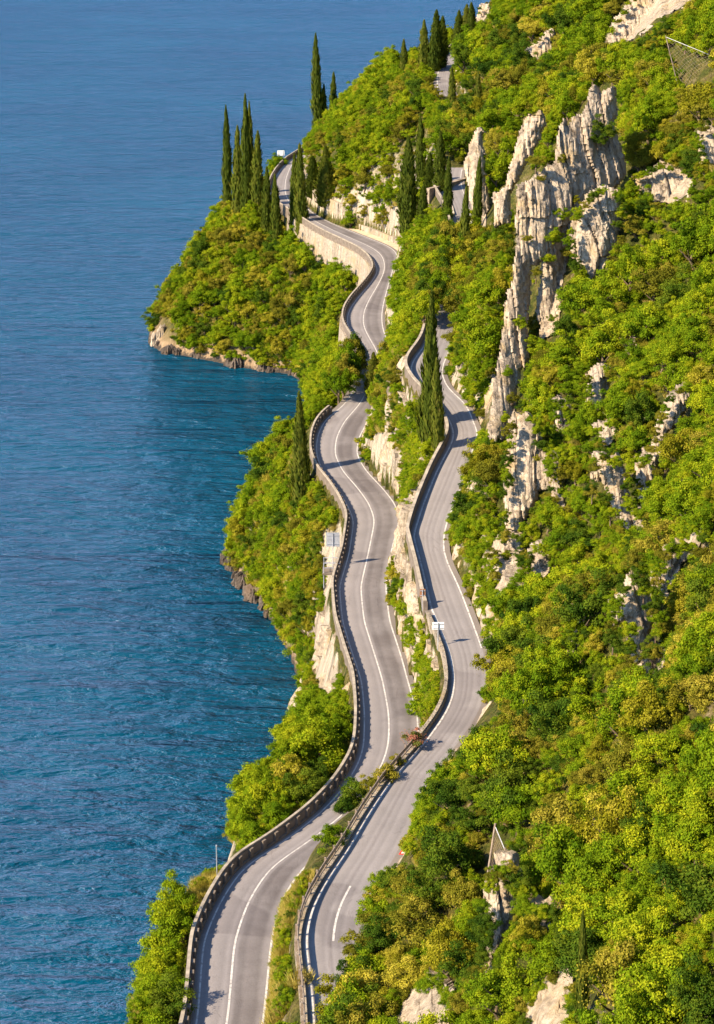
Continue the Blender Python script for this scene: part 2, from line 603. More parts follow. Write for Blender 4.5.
def leaf_material(name, stops, trans=0.27):
    t = NT(name)
    tone = t.n('ShaderNodeAttribute', attribute_name='tone').outputs['Fac']
    rnd = t.n('ShaderNodeObjectInfo').outputs['Random']
    f = t.math('ADD', t.math('MULTIPLY', tone, 0.6), t.math('MULTIPLY', rnd, 0.4))
    c = t.ramp(f, stops)
    d = t.n('ShaderNodeBsdfDiffuse')
    tr = t.n('ShaderNodeBsdfTranslucent')
    t.l(c, d.inputs[0])
    warm = t.mix(1.0, c, (1.25, 1.15, 0.55), 'MULTIPLY')
    t.l(warm, tr.inputs[0])
    mx = t.n('ShaderNodeMixShader')
    mx.inputs[0].default_value = trans
    t.l(d.outputs[0], mx.inputs[1])
    t.l(tr.outputs[0], mx.inputs[2])
    t.l(mx.outputs[0], t.out.inputs[0])
    return t.m


LEAF = {
    'bright': leaf_material('bright_leaves', [(0.1, (0.060, 0.115, 0.005)), (0.5, (0.135, 0.200, 0.007)), (0.9, (0.29, 0.31, 0.012))]),
    'golden': leaf_material('golden_leaves', [(0.1, (0.095, 0.100, 0.007)), (0.5, (0.205, 0.195, 0.011)), (0.9, (0.38, 0.325, 0.040))]),
    'dark': leaf_material('dark_leaves', [(0.1, (0.020, 0.048, 0.006)), (0.5, (0.050, 0.092, 0.008)), (0.9, (0.120, 0.155, 0.012))]),
    'olive': leaf_material('olive_leaves', [(0.1, (0.068, 0.075, 0.008)), (0.5, (0.150, 0.148, 0.013)), (0.9, (0.29, 0.245, 0.032))]),
    'cypress': leaf_material('cypress_leaves', [(0.1, (0.034, 0.054, 0.008)), (0.45, (0.078, 0.105, 0.013)), (0.8, (0.150, 0.160, 0.022)), (0.97, (0.21, 0.16, 0.05))], 0.25),
    'pink': leaf_material('oleander_leaves', [(0.1, (0.08, 0.10, 0.02)), (0.45, (0.12, 0.13, 0.03)), (0.55, (0.30, 0.11, 0.08)), (0.9, (0.36, 0.16, 0.11))]),
    'straw': leaf_material('dry_grass', [(0.1, (0.20, 0.18, 0.03)), (0.5, (0.34, 0.28, 0.06)), (0.9, (0.46, 0.37, 0.12))]),
}

# ------------------------------------------------------------------ terrain and water
gx = np.concatenate([np.arange(-70, -20, 1.0), np.arange(-20, 36, 0.5), np.arange(36, 181, 1.3)])
gy = np.concatenate([np.arange(40, 300, 0.7), np.arange(300, 560, 1.0), np.arange(560, 761, 2.5)])
GX, GY = np.meshgrid(gx, gy, indexing='ij')
GZ = height(GX, GY)
hill = link_mesh('hillside_terrain', np.stack([GX, GY, GZ], -1).reshape(-1, 3), grid_faces(len(gx), len(gy)), M['terrain'], smooth=True)
tag(hill, 'steep coastal hillside falling to the lake', 'hillside', kind='structure')


def h1(x, y):
    return float(height(np.array([x]), np.array([y]))[0])


_T = np.concatenate([np.arange(60, 300, 0.5), np.arange(300, 900, 1.0)])


def hit(px, py):
    """first terrain point seen through a photograph pixel"""
    d = ray(px, py)
    d = d / np.linalg.norm(d)
    X, Y, Z = d[0] * _T, d[1] * _T, CAMZ + d[2] * _T
    k = np.where(Z < np.maximum(height(X, Y), 0))[0]
    if len(k) == 0:
        return np.array([X[-1], Y[-1], Z[-1]])
    k = k[0]
    return np.array([X[k], Y[k], Z[k]])


ww = 30000.0
wat = link_mesh('lake_water', [(-ww, -ww, 0), (ww, -ww, 0), (ww, ww, 0), (-ww, ww, 0)], [(0, 1, 2, 3)], M['water'])
tag(wat, 'rippled deep blue lake', 'lake', kind='structure')

# ------------------------------------------------------------------ roads
Y_A, Y_B = 60.0, 700.0


def road_strip(name, fl, fr, fz, ua, ub, lift, mat, y0=Y_A, y1=Y_B, pad_m=0.0, n=7, label=None, cat='road'):
    ys = np.arange(y0, y1, 0.8)
    us = np.linspace(0, 1, n)
    L, R = fl(ys), fr(ys)
    if callable(ua):
        a, b = ua(L, R), ub(L, R)
    else:
        a, b = L + (R - L) * ua - pad_m, L + (R - L) * ub + pad_m
    X = a[:, None] + (b - a)[:, None] * us[None]
    Z = np.repeat(fz(ys)[:, None] + lift, n, 1)
    lane = (X - L[:, None]) / np.maximum(R - L, 0.1)[:, None]
    v = np.stack([X, np.repeat(ys[:, None], n, 1), Z], -1).reshape(-1, 3)
    ob = link_mesh(name, v, grid_faces(len(ys), n)[:, ::-1], mat, smooth=True, attrs={'lane': ('POINT', lane.ravel())})
    tag(ob, label, cat, kind='structure')
    return ob


road_strip('lower_road', fLL, fLR, fzL, 0, 1, 0, M['asphalt'], pad_m=0.55, label='lower two lane coast road', n=13)
for ya, yb in ((Y_A, 347.5), (398.0, Y_B)):
    road_strip('upper_road', fUL, fUR, fzU, 0, 1, 0, M['asphalt_up'], ya, yb, pad_m=0.5, label='upper narrow coast road', n=9)
lw = 0.075


def line(name, fl, fr, fz, u, off, y0=Y_A, y1=Y_B, w=lw):
    return road_strip(name, fl, fr, fz, lambda L, R: L + (R - L) * u + off - w, lambda L, R: L + (R - L) * u + off + w, 0.012, M['paint'], y0, y1, n=2, label='white painted road line', cat='marking')


line('road_marking', fLL, fLR, fzL, 0, 0.25, w=0.06)
line('road_marking', fLL, fLR, fzL, 0.48, 0)
line('road_marking', fLL, fLR, fzL, 1, -0.05, w=0.075)
line('road_marking', fUL, fUR, fzU, 0, 0.25, y1=347, w=0.085)
line('road_marking', fUL, fUR, fzU, 0, 0.25, y0=398.5, w=0.085)
line('road_marking', fUL, fUR, fzU, 1, -0.1, y0=168, y1=347)
line('road_marking', fUL, fUR, fzU, 0.52, 0, y0=116.5, y1=125)
road_strip('gravel_shoulder', fLR, fLR, fzL, lambda L, R: R + 0.3, lambda L, R: R + 3.0, -0.03, M['sand'], 362, 396, n=5, label='sandy shoulder inside the far bend', cat='shoulder')

# ------------------------------------------------------------------ retaining walls, parapets and the guardrail


def sweep(fx, fz, y0, y1, prof, step=0.8, jit=0.0, seed=0):
    """sweep a closed (dx, dz) profile along a road edge; returns verts, faces"""
    ys = np.arange(y0, y1 + 1e-6, step)
    n = len(prof)
    v = []
    x, z = fx(ys), fz(ys)
    j = vnoise(ys / 3.0, seed, 0, seed) * jit
    for k in range(len(ys)):
        for dx, dz in prof:
            v.append((x[k] + dx, ys[k], z[k] + dz + (j[k] if dz > 0.3 else 0)))
    f = []
    for k in range(len(ys) - 1):
        for q in range(n):
            f.append((k * n + q, k * n + (q + 1) % n, (k + 1) * n + (q + 1) % n, (k + 1) * n + q))
    f.append(tuple(range(n))[::-1])
    f.append(tuple(range((len(ys) - 1) * n, len(ys) * n)))
    return v, f


def rect(x0, x1, z0, z1):
    return [(x0, z0), (x1, z0), (x1, z1), (x0, z1)]


def parapet(label, fx, fz, y0, y1, below=1.5, openings=True, hgt=1.05, mat=None, side=-1, group=None, name='parapet_wall'):
    ym = (y0 + y1) / 2
    root = empty(name, (0, 0, 0), label, 'parapet', group)
    cop = mat or M['coping']
    mat = mat or M['shade_toned_wall']
    a, b = (-0.58, -0.16) if openings else (-0.48, -0.20)
    m = MB()
    m.add(*sweep(fx, fz, y0, y1, rect(a - 0.10, a + (0.2 if openings else b - a), -below, hgt - 0.16)))
    if openings:
        m.add(*sweep(fx, fz, y0, y1, rect(a + 0.2, b, -below, 0.16)))
        for y in np.arange(y0 + 0.4, y1 - 0.4, 1.5):
            dx = float(fx(y + 0.4) - fx(y - 0.4)) / 0.8
            m.box((float(fx(y)) + (a + 0.2 + b) / 2, y, float(fz(y)) + 0.16 + (hgt - 0.33) / 2), (b - a - 0.2, 0.45, hgt - 0.33), -math.atan(dx))
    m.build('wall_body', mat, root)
    c = MB()
    c.add(*sweep(fx, fz, y0, y1, rect(a - 0.12, a + (0.13 if openings else 0.2), hgt - 0.14, hgt), jit=0.03, seed=4))
    c.build('coping', cop, root)
    return root


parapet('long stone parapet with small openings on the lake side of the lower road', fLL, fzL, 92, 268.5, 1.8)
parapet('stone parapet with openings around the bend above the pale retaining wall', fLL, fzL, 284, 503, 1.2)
# pale retaining wall under the bend
rw = MB()
rw.add(*sweep(fLL, fzL, 292, 412, [(-1.65, -8.5), (-0.4, -8.5), (-0.4, -0.3), (-1.0, -0.3)]))
tag(rw.build('retaining_wall', M['masonry']), 'tall pale masonry retaining wall carrying the lower road bend', 'retaining wall')
# retaining wall cut into the hill on the inside of the far bend
rc = empty('retaining_wall', (0, 0, 0), 'pale concrete retaining wall with ribs at the hill foot of the far bend', 'retaining wall')
m = MB()
m.add(*sweep(fLR, fzL, 399, 450, [(0.75, -0.6), (2.2, -0.6), (2.4, 4.2), (1.25, 4.2)]))
m.build('wall_body', M['masonry'], rc)
m = MB()
for y in np.arange(401, 449, 5.0):
    m.box((float(fLR(y)) + 0.85, y, float(fzL(y)) + 1.8), (0.4, 0.5, 4.6))
m.build('rib', M['pale_wall'], rc)
low = MB()
low.add(*sweep(fLR, fzL, 364, 396, [(2.5, -0.5), (3.9, -0.5), (3.8, 1.0), (2.65, 1.0)]))
tag(low.build('masonry_wall', M['masonry']), 'low pale wall along the shoulder inside the lower road bend', 'wall')

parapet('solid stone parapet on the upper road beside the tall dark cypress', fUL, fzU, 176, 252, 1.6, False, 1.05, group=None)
parapet('low pale stone parapet of the upper road past the white sign', fUL, fzU, 150, 175.2, 1.2, False, 0.5, M['masonry'])
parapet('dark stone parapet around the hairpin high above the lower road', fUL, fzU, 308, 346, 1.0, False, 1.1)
wv = MB()
wv.add(*sweep(fUL, fzU, 318, 366, [(-1.9, -6.5), (-0.4, -6.5), (-0.4, -1.02), (-0.82, -1.02)]))
tag(wv.build('retaining_wall', M['pale_wall']), 'bright white retaining wall under the hairpin among cypresses', 'retaining wall')



def wall_run(name, label, pts, z_top, depth, thick, mat, coping=None, cat='wall'):
    """free-standing masonry along world points"""
    P = [np.array(q) for q in pts]
    m, c = MB(), MB()
    for mb, z0, z1, th in ((m, z_top - depth, z_top, thick), (c, z_top, z_top + 0.16, thick + 0.14)):
        n = len(P)
        v = []
        for i, q in enumerate(P):
            d = P[min(i + 1, n - 1)] - P[max(i - 1, 0)]
            nn = np.array([-d[1], d[0]]) / np.hypot(*d[:2]) * th / 2
            for s, zz in ((-1, z0), (1, z0), (1, z1), (-1, z1)):
                v.append((q[0] + s * nn[0], q[1] + s * nn[1], zz))
        f = [(k * 4 + a, k * 4 + (a + 1) % 4, (k + 1) * 4 + (a + 1) % 4, (k + 1) * 4 + a) for k in range(n - 1) for a in range(4)]
        f += [(0, 3, 2, 1), tuple(range(4 * n - 4, 4 * n))]
        mb.add(v, f)
    root = empty(name, (0, 0, 0), label, cat)
    m.build('wall_body', mat, root)
    c.build('coping', coping or mat, root)
    return root


wall_run('retaining_wall', 'bright white curved wall at the corner of the hairpin', [at_z(px, py, 42.6)[:2] for px, py in ((428, 191), (437, 193), (445, 197), (450, 204), (452, 214))], 42.6, 6.0, 0.6, M['pale_wall'])
wall_run('parapet_wall', 'dark parapet closing the far side of the hairpin', [at_z(px, py, 43.9)[:2] for px, py in ((428, 189.5), (447, 184.5), (466, 178.5))], 43.9, 2.4, 0.5, M['wall'], cat='parapet')
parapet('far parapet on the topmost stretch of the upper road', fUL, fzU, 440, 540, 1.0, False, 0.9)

gr = empty('guardrail', (0, 0, 0), 'weathered metal guardrail on a pale kerb along the near upper road', 'guardrail')
m = MB()
m.add(*sweep(fUL, fzU, 100, 149.8, rect(-0.55, -0.1, -2.2, 0.14)))
m.build('kerb', M['masonry'], gr)
for z0, z1 in ((0.62, 0.92), (0.34, 0.44)):
    m = MB()
    m.add(*sweep(fUL, fzU, 100, 149.8, [(-0.36, z0), (-0.30, z0), (-0.26, (z0 + z1) / 2), (-0.30, z1), (-0.36, z1)]))
    m.build('rail', M['rust'], gr)
for y in np.arange(101, 149.5, 2.0):
    m = MB()
    m.box((float(fUL(y)) - 0.44, y, float(fzU(y)) + 0.57), (0.13, 0.13, 0.86))
    m.build('post', M['rust'], gr)

# ------------------------------------------------------------------ rocks


def pillar(cx, cy, z0, z1, rx, ry, seed, lean=(0, 0), jag=1.0, step=0.4):
    nt = int(min(72, max(30, 2 * math.pi * rx / 0.28)))
    nz = int(max(8, (z1 - z0) / step))
    th = np.linspace(0, 2 * math.pi, nt, endpoint=False)
    t = np.linspace(0, 1, nz)
    TH, T = np.meshgrid(th, t, indexing='ij')
    topvar = (0.13 * vnoise(np.cos(TH) * 1.6 + seed, np.sin(TH) * 1.6, 0, seed) + 0.07 * vnoise(np.cos(TH) * 4 + seed, np.sin(TH) * 4, 0, seed + 3)) * jag
    # ledged taper: near-vertical sides, broken shoulder
    led = T + 0.07 * vnoise(T * 6 + np.cos(TH), seed * 1.7 + np.sin(TH), 0, seed + 2)
    led = np.floor(led * 6) / 6 * 0.45 + led * 0.55
    prof = np.clip(1.14 - 0.34 * led - 0.36 * np.clip((led - 0.84) / 0.16, 0, 1) ** 1.4, 0.25, 2)
    rot = seed * 1.3
    sq = 1.0 / np.maximum(np.abs(np.cos(TH + rot)), np.abs(np.sin(TH + rot))) ** 0.45
    flute = vnoise(np.cos(TH) * 2.6 + seed * 3, np.sin(TH) * 2.6, T * 0.8, seed + 5)
    fl2 = np.abs(vnoise(np.cos(TH) * 4.5, np.sin(TH) * 4.5 + seed, T * 1.2, seed + 7))
    R = prof * (0.86 * sq) * (1 + 0.17 * flute + 0.10 * vnoise(np.cos(TH) * 6 + seed, np.sin(TH) * 6, T * 2, seed + 8) - 0.20 * np.clip(1 - fl2 / 0.2, 0, 1))
    Z = z0 + (z1 - z0) * T * (1 + topvar * T)
    X = cx + rx * R * np.cos(TH) + lean[0] * T * (z1 - z0)
    Y = cy + ry * R * np.sin(TH) + lean[1] * T * (z1 - z0)
    d1 = fbm(X / 1.1, Y / 1.1, Z / 2.6, 4, seed + 11) * 0.30
    d2 = -np.abs(fbm(X / 2.2, Y / 2.2, Z / 7.0, 2, seed + 17)) * 0.7 + 0.2
    dd = np.clip(min(rx, ry) / 1.5, 0.3, 1.0) * (d1 + d2)
    X += np.cos(TH) * dd
    Y += np.sin(TH) * dd
    Z += 0.25 * fbm(X / 0.9, Y / 0.9, Z / 0.9, 2, seed + 21) * np.clip(T * 2, 0, 1)
    v = np.stack([X, Y, Z], -1).reshape(-1, 3)
    f = grid_faces(nt, nz, True).tolist()
    top = len(v)
    v = np.vstack([v, [[X[:, -1].mean(), Y[:, -1].mean(), Z[:, -1].mean() + 0.1]]])
    for i in range(nt):
        f.append((i * nz + nz - 1, ((i + 1) % nt) * nz + nz - 1, top))
    f.append(tuple(i * nz for i in range(nt))[::-1])
    return v, f


def land_hit(px, py):
    for k in range(60):
        p = hit(px, py + k * 2)
        if p[2] > 2.0 and p[1] < 640:
            return p
    return p


ROCK_CLEAR = []      # pixel boxes that stay free of leaves


PTOP = {}


def rock(name, label, cols, group=None, clear=None, mat='rock', seed=0, dy=0.0, cat='rock', at=None):
    first = land_hit(cols[0][0], cols[0][2]) if at is None else np.array(at)
    root = empty(name, tuple(first), label, cat, group) if len(cols) > 1 else None
    for k, c in enumerate(cols):
        cx, top, bot, w = c[:4]
        p = land_hit(cx, bot) if at is None else np.array([at[1] * ray(cx, bot)[0] / ray(cx, bot)[1], at[1], at[2]])
        dist = np.linalg.norm(p - np.array([0, 0, CAMZ]))
        slab = seed >= 4 and at is None
        rx = w * (1.35 if slab else 1.12) / FPX * dist / 2
        if slab:
            p[0] += rx * 0.45
            p[1] += rx * 0.3
        ry = rx * (c[4] if len(c) > 4 else 1.15)
        cy = p[1] + ry * 0.6 + dy
        d = ray(cx, top)
        s = cy / d[1]
        z1 = CAMZ + d[2] * s
        lx = 0.0 if slab else (d[0] * s - p[0])
        z0 = p[2] - 2.5
        z1 = max(z1, p[2] + 1.0)
        PTOP[(seed, k)] = (p[0] + lx * 0.95, cy, z1, rx)
        v, f = pillar(p[0], cy, z0, z1, rx, ry, seed * 31 + k * 7 + 3, lean=(lx / (z1 - z0), 0))
        cl = clear or (0.5 if slab else 0.68)
        ROCK_CLEAR.append((cx - w / 2 * 0.8, top + 1, cx + w / 2 * 0.8, top + (bot - top) * cl))
        if root is None:
            ob = link_mesh(name, v, f, M[mat])
            return tag(ob, label, cat, group)
        link_mesh('rock_block', np.asarray(v) - first, f, M[mat], root)
    ob = root
    return ob


PATCH = []
FRINGE = []      # outlines whose rim carries small bushes


def relief(name, label, poly, seed, dist=None, lean=0.28, thick=5.0, cat='rock', mat='rock', col_w=1.9, amp=1.0, step=1.3, open_to=0.85):
    """a bare rock mass: the surveyed outline set at its own distance on the slope, fractured into columns and ledges, metres thick"""
    xs = [q[0] for q in poly]
    ys = [q[1] for q in poly]
    y_low = max(ys)
    cxp = np.mean([q[0] for q in poly if q[1] > y_low - 0.2 * (y_low - min(ys))])
    if dist is None:
        base = land_hit(cxp, min(y_low, 1023))
        k = base[1] / FPX
        dist = lambda px, py: base[1] + lean * (y_low - py) * k + 0 * px
    gxp = np.arange(min(xs) - 2, max(xs) + 3, step)
    gyp = np.arange(min(ys) - 2, max(ys) + 3, step)
    PX, PY = np.meshgrid(gxp, gyp, indexing='ij')
    wob = 1.5
    QX = PX + wob * vnoise(PX / 7, PY / 7, 0, seed) + 0.8 * vnoise(PX / 2.6, PY / 2.6, 0, seed + 1)
    QY = PY + wob * vnoise(PX / 6, PY / 8, 3, seed) + 0.8 * vnoise(PX / 2.6, PY / 3.0, 3, seed + 1)
    inside = np.zeros(PX.shape, bool)
    edge = np.full(PX.shape, 1e9)
    n = len(poly)
    for i in range(n):
        x0, y0 = poly[i]
        x1, y1 = poly[(i + 1) % n]
        if y0 != y1:
            inside ^= ((y0 <= QY) != (y1 <= QY)) & (QX < (x1 - x0) * (QY - y0) / (y1 - y0) + x0)
        dx, dy = x1 - x0, y1 - y0
        t = np.clip(((QX - x0) * dx + (QY - y0) * dy) / max(dx * dx + dy * dy, 1e-6), 0, 1)
        edge = np.minimum(edge, np.hypot(QX - x0 - t * dx, QY - y0 - t * dy))
    D = dist(PX, PY)
    # never deeper than the slope itself: where the ground is nearer the rock lies on it
    hx, hy = np.arange(min(xs) - 6, max(xs) + 12, 7.0), np.arange(min(ys) - 6, max(ys) + 12, 9.0)
    HY = np.array([[hit(px, py)[1] for py in hy] for px in hx])
    fx, fy = (PX - hx[0]) / 7.0, (PY - hy[0]) / 9.0
    ix, iy = np.clip(fx.astype(int), 0, len(hx) - 2), np.clip(fy.astype(int), 0, len(hy) - 2)
    fx, fy = np.clip(fx - ix, 0, 1), np.clip(fy - iy, 0, 1)
    HB = HY[ix, iy] * (1 - fx) * (1 - fy) + HY[ix + 1, iy] * fx * (1 - fy) + HY[ix, iy + 1] * (1 - fx) * fy + HY[ix + 1, iy + 1] * fx * fy
    D = np.minimum(D, HB - 1.3)
    u, v = (PX - W / 2) / FPX, (H / 2 - PY) / FPX
    dyy, dzz = CP + v * SP, -SP + v * CP
    X, Z = u * D / dyy, CAMZ + dzz * D / dyy
    mpp = D / FPX
    # fractured columns with broken ledges
    xx = X + 0.9 * vnoise(Z / 5.0, X / 6.0, 0, seed + 2) + 0.12 * (Z - Z.mean())
    disp = 0
    for w_, a_, zs_ in ((col_w * 1.25, 1.0, 13.0), (col_w * 0.5, 0.36, 7.0), (col_w * 0.2, 0.13, 3.5)):
        c = xx / w_ + 0.5 * vnoise(Z / zs_, 0 * Z, seed * 0.37, seed + 3)
        ci = np.floor(c)
        zc = Z / zs_ + 3.1 * vnoise(ci * 1.7, 0 * ci, seed, seed + 4)
        zi = np.floor(zc)
        r0 = _hash(ci, zi, 0 * ci + 1, seed + 5)
        tilt = _hash(ci, zi, 0 * ci + 2, seed + 6)
        f = c - ci
        groove = np.exp(-(np.minimum(f, 1 - f) * w_ / 0.14) ** 2) * 0.40
        disp = disp + a_ * (0.62 * r0 + 0.75 * tilt * (f - 0.5) + 0.25 * (zc - zi - 0.5) + groove)
    disp = disp + 0.38 * fbm(X / 1.6, Z / 4.5, 0, 4, seed + 7) + 0.10 * fbm(X / 0.5, Z / 0.6, 0, 3, seed + 8)
    edge_m = edge * mpp
    Y = D + amp * disp + 1.6 * np.exp(-edge_m / 0.9)
    s = Y / D
    XF, ZF = X * 1.0, Z + 0.15 * disp
    front = np.stack([XF, Y, ZF], -1)
    back = np.stack([XF + 0.4, Y + 0.8 + thick * (1 - np.exp(-edge_m / 2.0)), ZF - 0.3], -1)
    nu, nv = PX.shape
    quad = inside[:-1, :-1] & inside[1:, :-1] & inside[:-1, 1:] & inside[1:, 1:]
    idx = np.arange(nu * nv).reshape(nu, nv)
    N = nu * nv
    faces = []
    ii, jj = np.where(quad)
    for i, j in zip(ii, jj):
        a, b, c, d = idx[i, j], idx[i + 1, j], idx[i + 1, j + 1], idx[i, j + 1]
        faces.append((a, d, c, b))
        faces.append((a + N, b + N, c + N, d + N))
        if i == 0 or not quad[i - 1, j]:
            faces.append((a, a + N, d + N, d))
        if i == nu - 2 or not quad[i + 1, j]:
            faces.append((b, c, c + N, b + N))
        if j == 0 or not quad[i, j - 1]:
            faces.append((a, b, b + N, a + N))
        if j == nv - 2 or not quad[i, j + 1]:
            faces.append((d, d + N, c + N, c))
    V = np.concatenate([front.reshape(-1, 3), back.reshape(-1, 3)])
    used = np.zeros(len(V), bool)
    for f in faces:
        for q in f:
            used[q] = True
    remap = np.cumsum(used) - 1
    ob = link_mesh(name, V[used], [tuple(int(remap[q]) for q in f) for f in faces], M[mat])
    lim = min(ys) + (y_low - min(ys)) * open_to
    PATCH.append([(x, min(y, lim)) for x, y in poly])
    return tag(ob, label, cat), dist


CRAG = [(587, 100), (590, 90), (595, 85), (600, 88), (602, 97), (605, 90), (611, 83), (617, 88), (618, 115), (614, 120), (622, 150), (626, 165), (625, 180), (618, 190), (611, 203), (603, 217), (596, 229), (588, 238), (580, 246), (571, 256), (562, 290), (560, 335), (541, 345), (537, 310), (541, 262), (531, 270), (529, 300), (527, 330), (528, 360), (519, 385), (517, 412), (506, 440), (488, 445), (488, 420), (493, 390), (502, 345), (506, 300), (512, 275),
        (516, 240), (517, 187), (524, 183), (533, 174), (545, 168), (555, 164), (557, 140), (560, 125), (566, 120), (569, 128), (573, 117), (580, 116), (584, 108)]


def crag_dist(px, py):
    return np.interp(py, [80, 180, 300, 360, 425, 470], [241, 234, 226, 219, 208, 202]) + 0.10 * (px - 560) * (py < 9999)


relief('rock_crag', 'tall jagged pale limestone crag with split spires rising from the hillside', CRAG, 1, crag_dist, thick=8, cat='crag', amp=1.1, col_w=2.3, open_to=0.97)
_o, _fd = relief('rock_buttress', 'rough fluted buttress under the right side of the tall crag', [(576, 212), (588, 196), (604, 186), (620, 190), (621, 215), (619, 245), (612, 266), (602, 276), (590, 284), (581, 270), (572, 262), (570, 238)], 61, thick=6, amp=1.1, col_w=1.9, lean=0.3, open_to=0.95)
FRINGE.append(([(q[0] * 0.96 + 595 * 0.04, q[1] * 0.96 + 238 * 0.04) for q in ((576, 212), (588, 196), (604, 186), (620, 190), (621, 215), (619, 245), (612, 266), (602, 276), (590, 284), (581, 270), (572, 262), (570, 238))], _fd))
relief('rock_spire', 'leaning pale rock spire just left behind the tall crag', [(518, 141), (523, 122), (529, 115), (543, 111), (547, 125), (539, 141), (530, 159), (524, 172), (512, 193), (510, 225), (494, 230), (493, 196), (506, 185), (512, 165)], 2, lambda px, py: 268 + 0.1 * (230 - py) + 0 * px, thick=6)
relief('rock_slab', 'smooth cream rock slab beside the cypresses at the hairpin', [(477, 127), (483, 130), (482, 140), (485, 155), (484, 173), (489, 209), (487, 232), (480, 240), (472, 228), (470, 196), (465, 176), (465, 160), (470, 146), (474, 133)], 3, lambda px, py: 300 + 0.12 * (240 - py) + 0 * px, amp=0.6, thick=6)
for nm, lab, pol in (
        ('rock_outcrop', 'small bare rock outcrop near the top edge of the hillside', [(529, 52), (544, 35), (553, 29), (552, 50), (540, 62)]),
        ('rock_bluff', 'broad sunlit rock face at the upper corner of the hillside', [(608, 46), (622, 19), (634, 2), (642, -8), (692, -8), (682, 9), (660, 20), (645, 35), (632, 40), (617, 52)]),
        ('rock_outcrop', 'thin pale ledge above the hairpin cypresses', [(474, 24), (480, 8), (492, 2), (490, 14), (482, 28)]),
        ('rock_wall', 'tall pale rock wall below the foot of the crag', [(513, 433), (527, 427), (536, 429), (538, 460), (549, 466), (554, 490), (540, 496), (530, 508), (524, 522), (524, 545), (511, 545), (509, 501), (511, 461)]),
        ('rock_pillar', 'very bright narrow rock pillar among yellow bushes', [(552, 457), (561, 456), (564, 508), (553, 516)]),
        ('rock_outcrop', 'twin brown rock outcrops in the middle of the hillside', [(599, 465), (607, 460), (619, 466), (626, 481), (628, 508), (641, 511), (642, 532), (627, 534), (616, 514), (609, 495), (598, 488)]),
        ('rock_outcrop', 'tall broken outcrop high on the slope near the right edge', [(668, 405), (683, 393), (688, 409), (678, 430), (668, 440), (670, 455), (660, 468), (655, 504), (644, 504), (644, 469), (656, 445), (661, 425)]),
        ('rock_outcrop', 'square pale outcrop at the right edge above dark bushes', [(668, 550), (689, 548), (699, 536), (702, 549), (692, 563), (679, 579), (673, 608), (658, 608), (660, 585)]),
        ('rock_outcrop', 'split rock ledge left of the square pale outcrop', [(636, 567), (641, 585), (648, 608), (655, 625), (648, 645), (663, 658), (661, 684), (643, 684), (633, 658), (631, 628), (618, 638), (618, 608), (630, 589)]),
        ('rock_outcrop', 'single upright rock slab ringed by green bushes', [(572, 618), (581, 615), (583, 646), (580, 670), (571, 668)]),
        ('rock_wall', 'rough rock wall above the inside of the upper road bend', [(497, 548), (507, 537), (522, 542), (521, 566), (508, 590), (495, 590)]),
        ('rock_outcrop', 'near cream rock pillar beside the narrow net', [(489, 896), (498, 878), (511, 875), (517, 901), (514, 932), (502, 955), (502, 985), (487, 985)]),
        ('rock_outcrop', 'rough pale outcrop at the bottom edge left of the thin cypress base', [(534, 998), (548, 982), (566, 980), (571, 1002), (566, 1050), (532, 1050)]),
        ('rock_outcrop', 'low pale rock left of the near thin cypress', [(534, 918), (552, 911), (561, 923), (555, 938), (536, 938)]),
        ('rock_outcrop', 'broad tan rock shelf at the bottom edge below the upper road', [(384, 1010), (400, 1000), (418, 985), (436, 991), (447, 1006), (444, 1060), (380, 1060)]),
        ('rock_outcrop', 'rock at the right edge beneath the wire net', [(700, 135), (712, 128), (724, 140), (722, 166), (705, 164)]),
        ('rock_outcrop', 'dark mossy rock patch right of the crag', [(640, 178), (664, 168), (690, 177), (686, 202), (648, 204)]),
        ('rock_outcrop', 'short rock step on the slope below the right side of the crag', [(627, 336), (637, 334), (639, 356), (628, 360)]),
        ('rock_outcrop', 'small pale step just under the crag right foot', [(555, 405), (566, 402), (570, 430), (557, 438)]),
        ('rock_outcrop', 'bare rock lip above the twin brown outcrops', [(598, 432), (612, 424), (620, 440), (606, 454)]),
        ('rock_outcrop', 'cracked rock band between the upright slab and the road', [(530, 560), (540, 548), (552, 556), (548, 580), (534, 586)]),
        ('rock_outcrop', 'small cream outcrop low on the hillside above the net', [(520, 712), (532, 704), (542, 714), (534, 728)]),
        ('rock_outcrop', 'weathered ledge between the crag foot and the twin outcrops', [(588, 378), (600, 368), (611, 374), (609, 396), (598, 412), (590, 404)])):
    gx_, gy_ = np.mean([q[0] for q in pol]), np.mean([q[1] for q in pol])
    big = [(gx_ + (x - gx_) * 1.28, gy_ + (y - gy_) * 1.16) for x, y in pol]
    _o, fd = relief(nm, lab, big, len(PATCH) + 3, amp=0.9, col_w=1.6, thick=4.5, lean=0.9)
    FRINGE.append((big, fd))


LEDGES = []


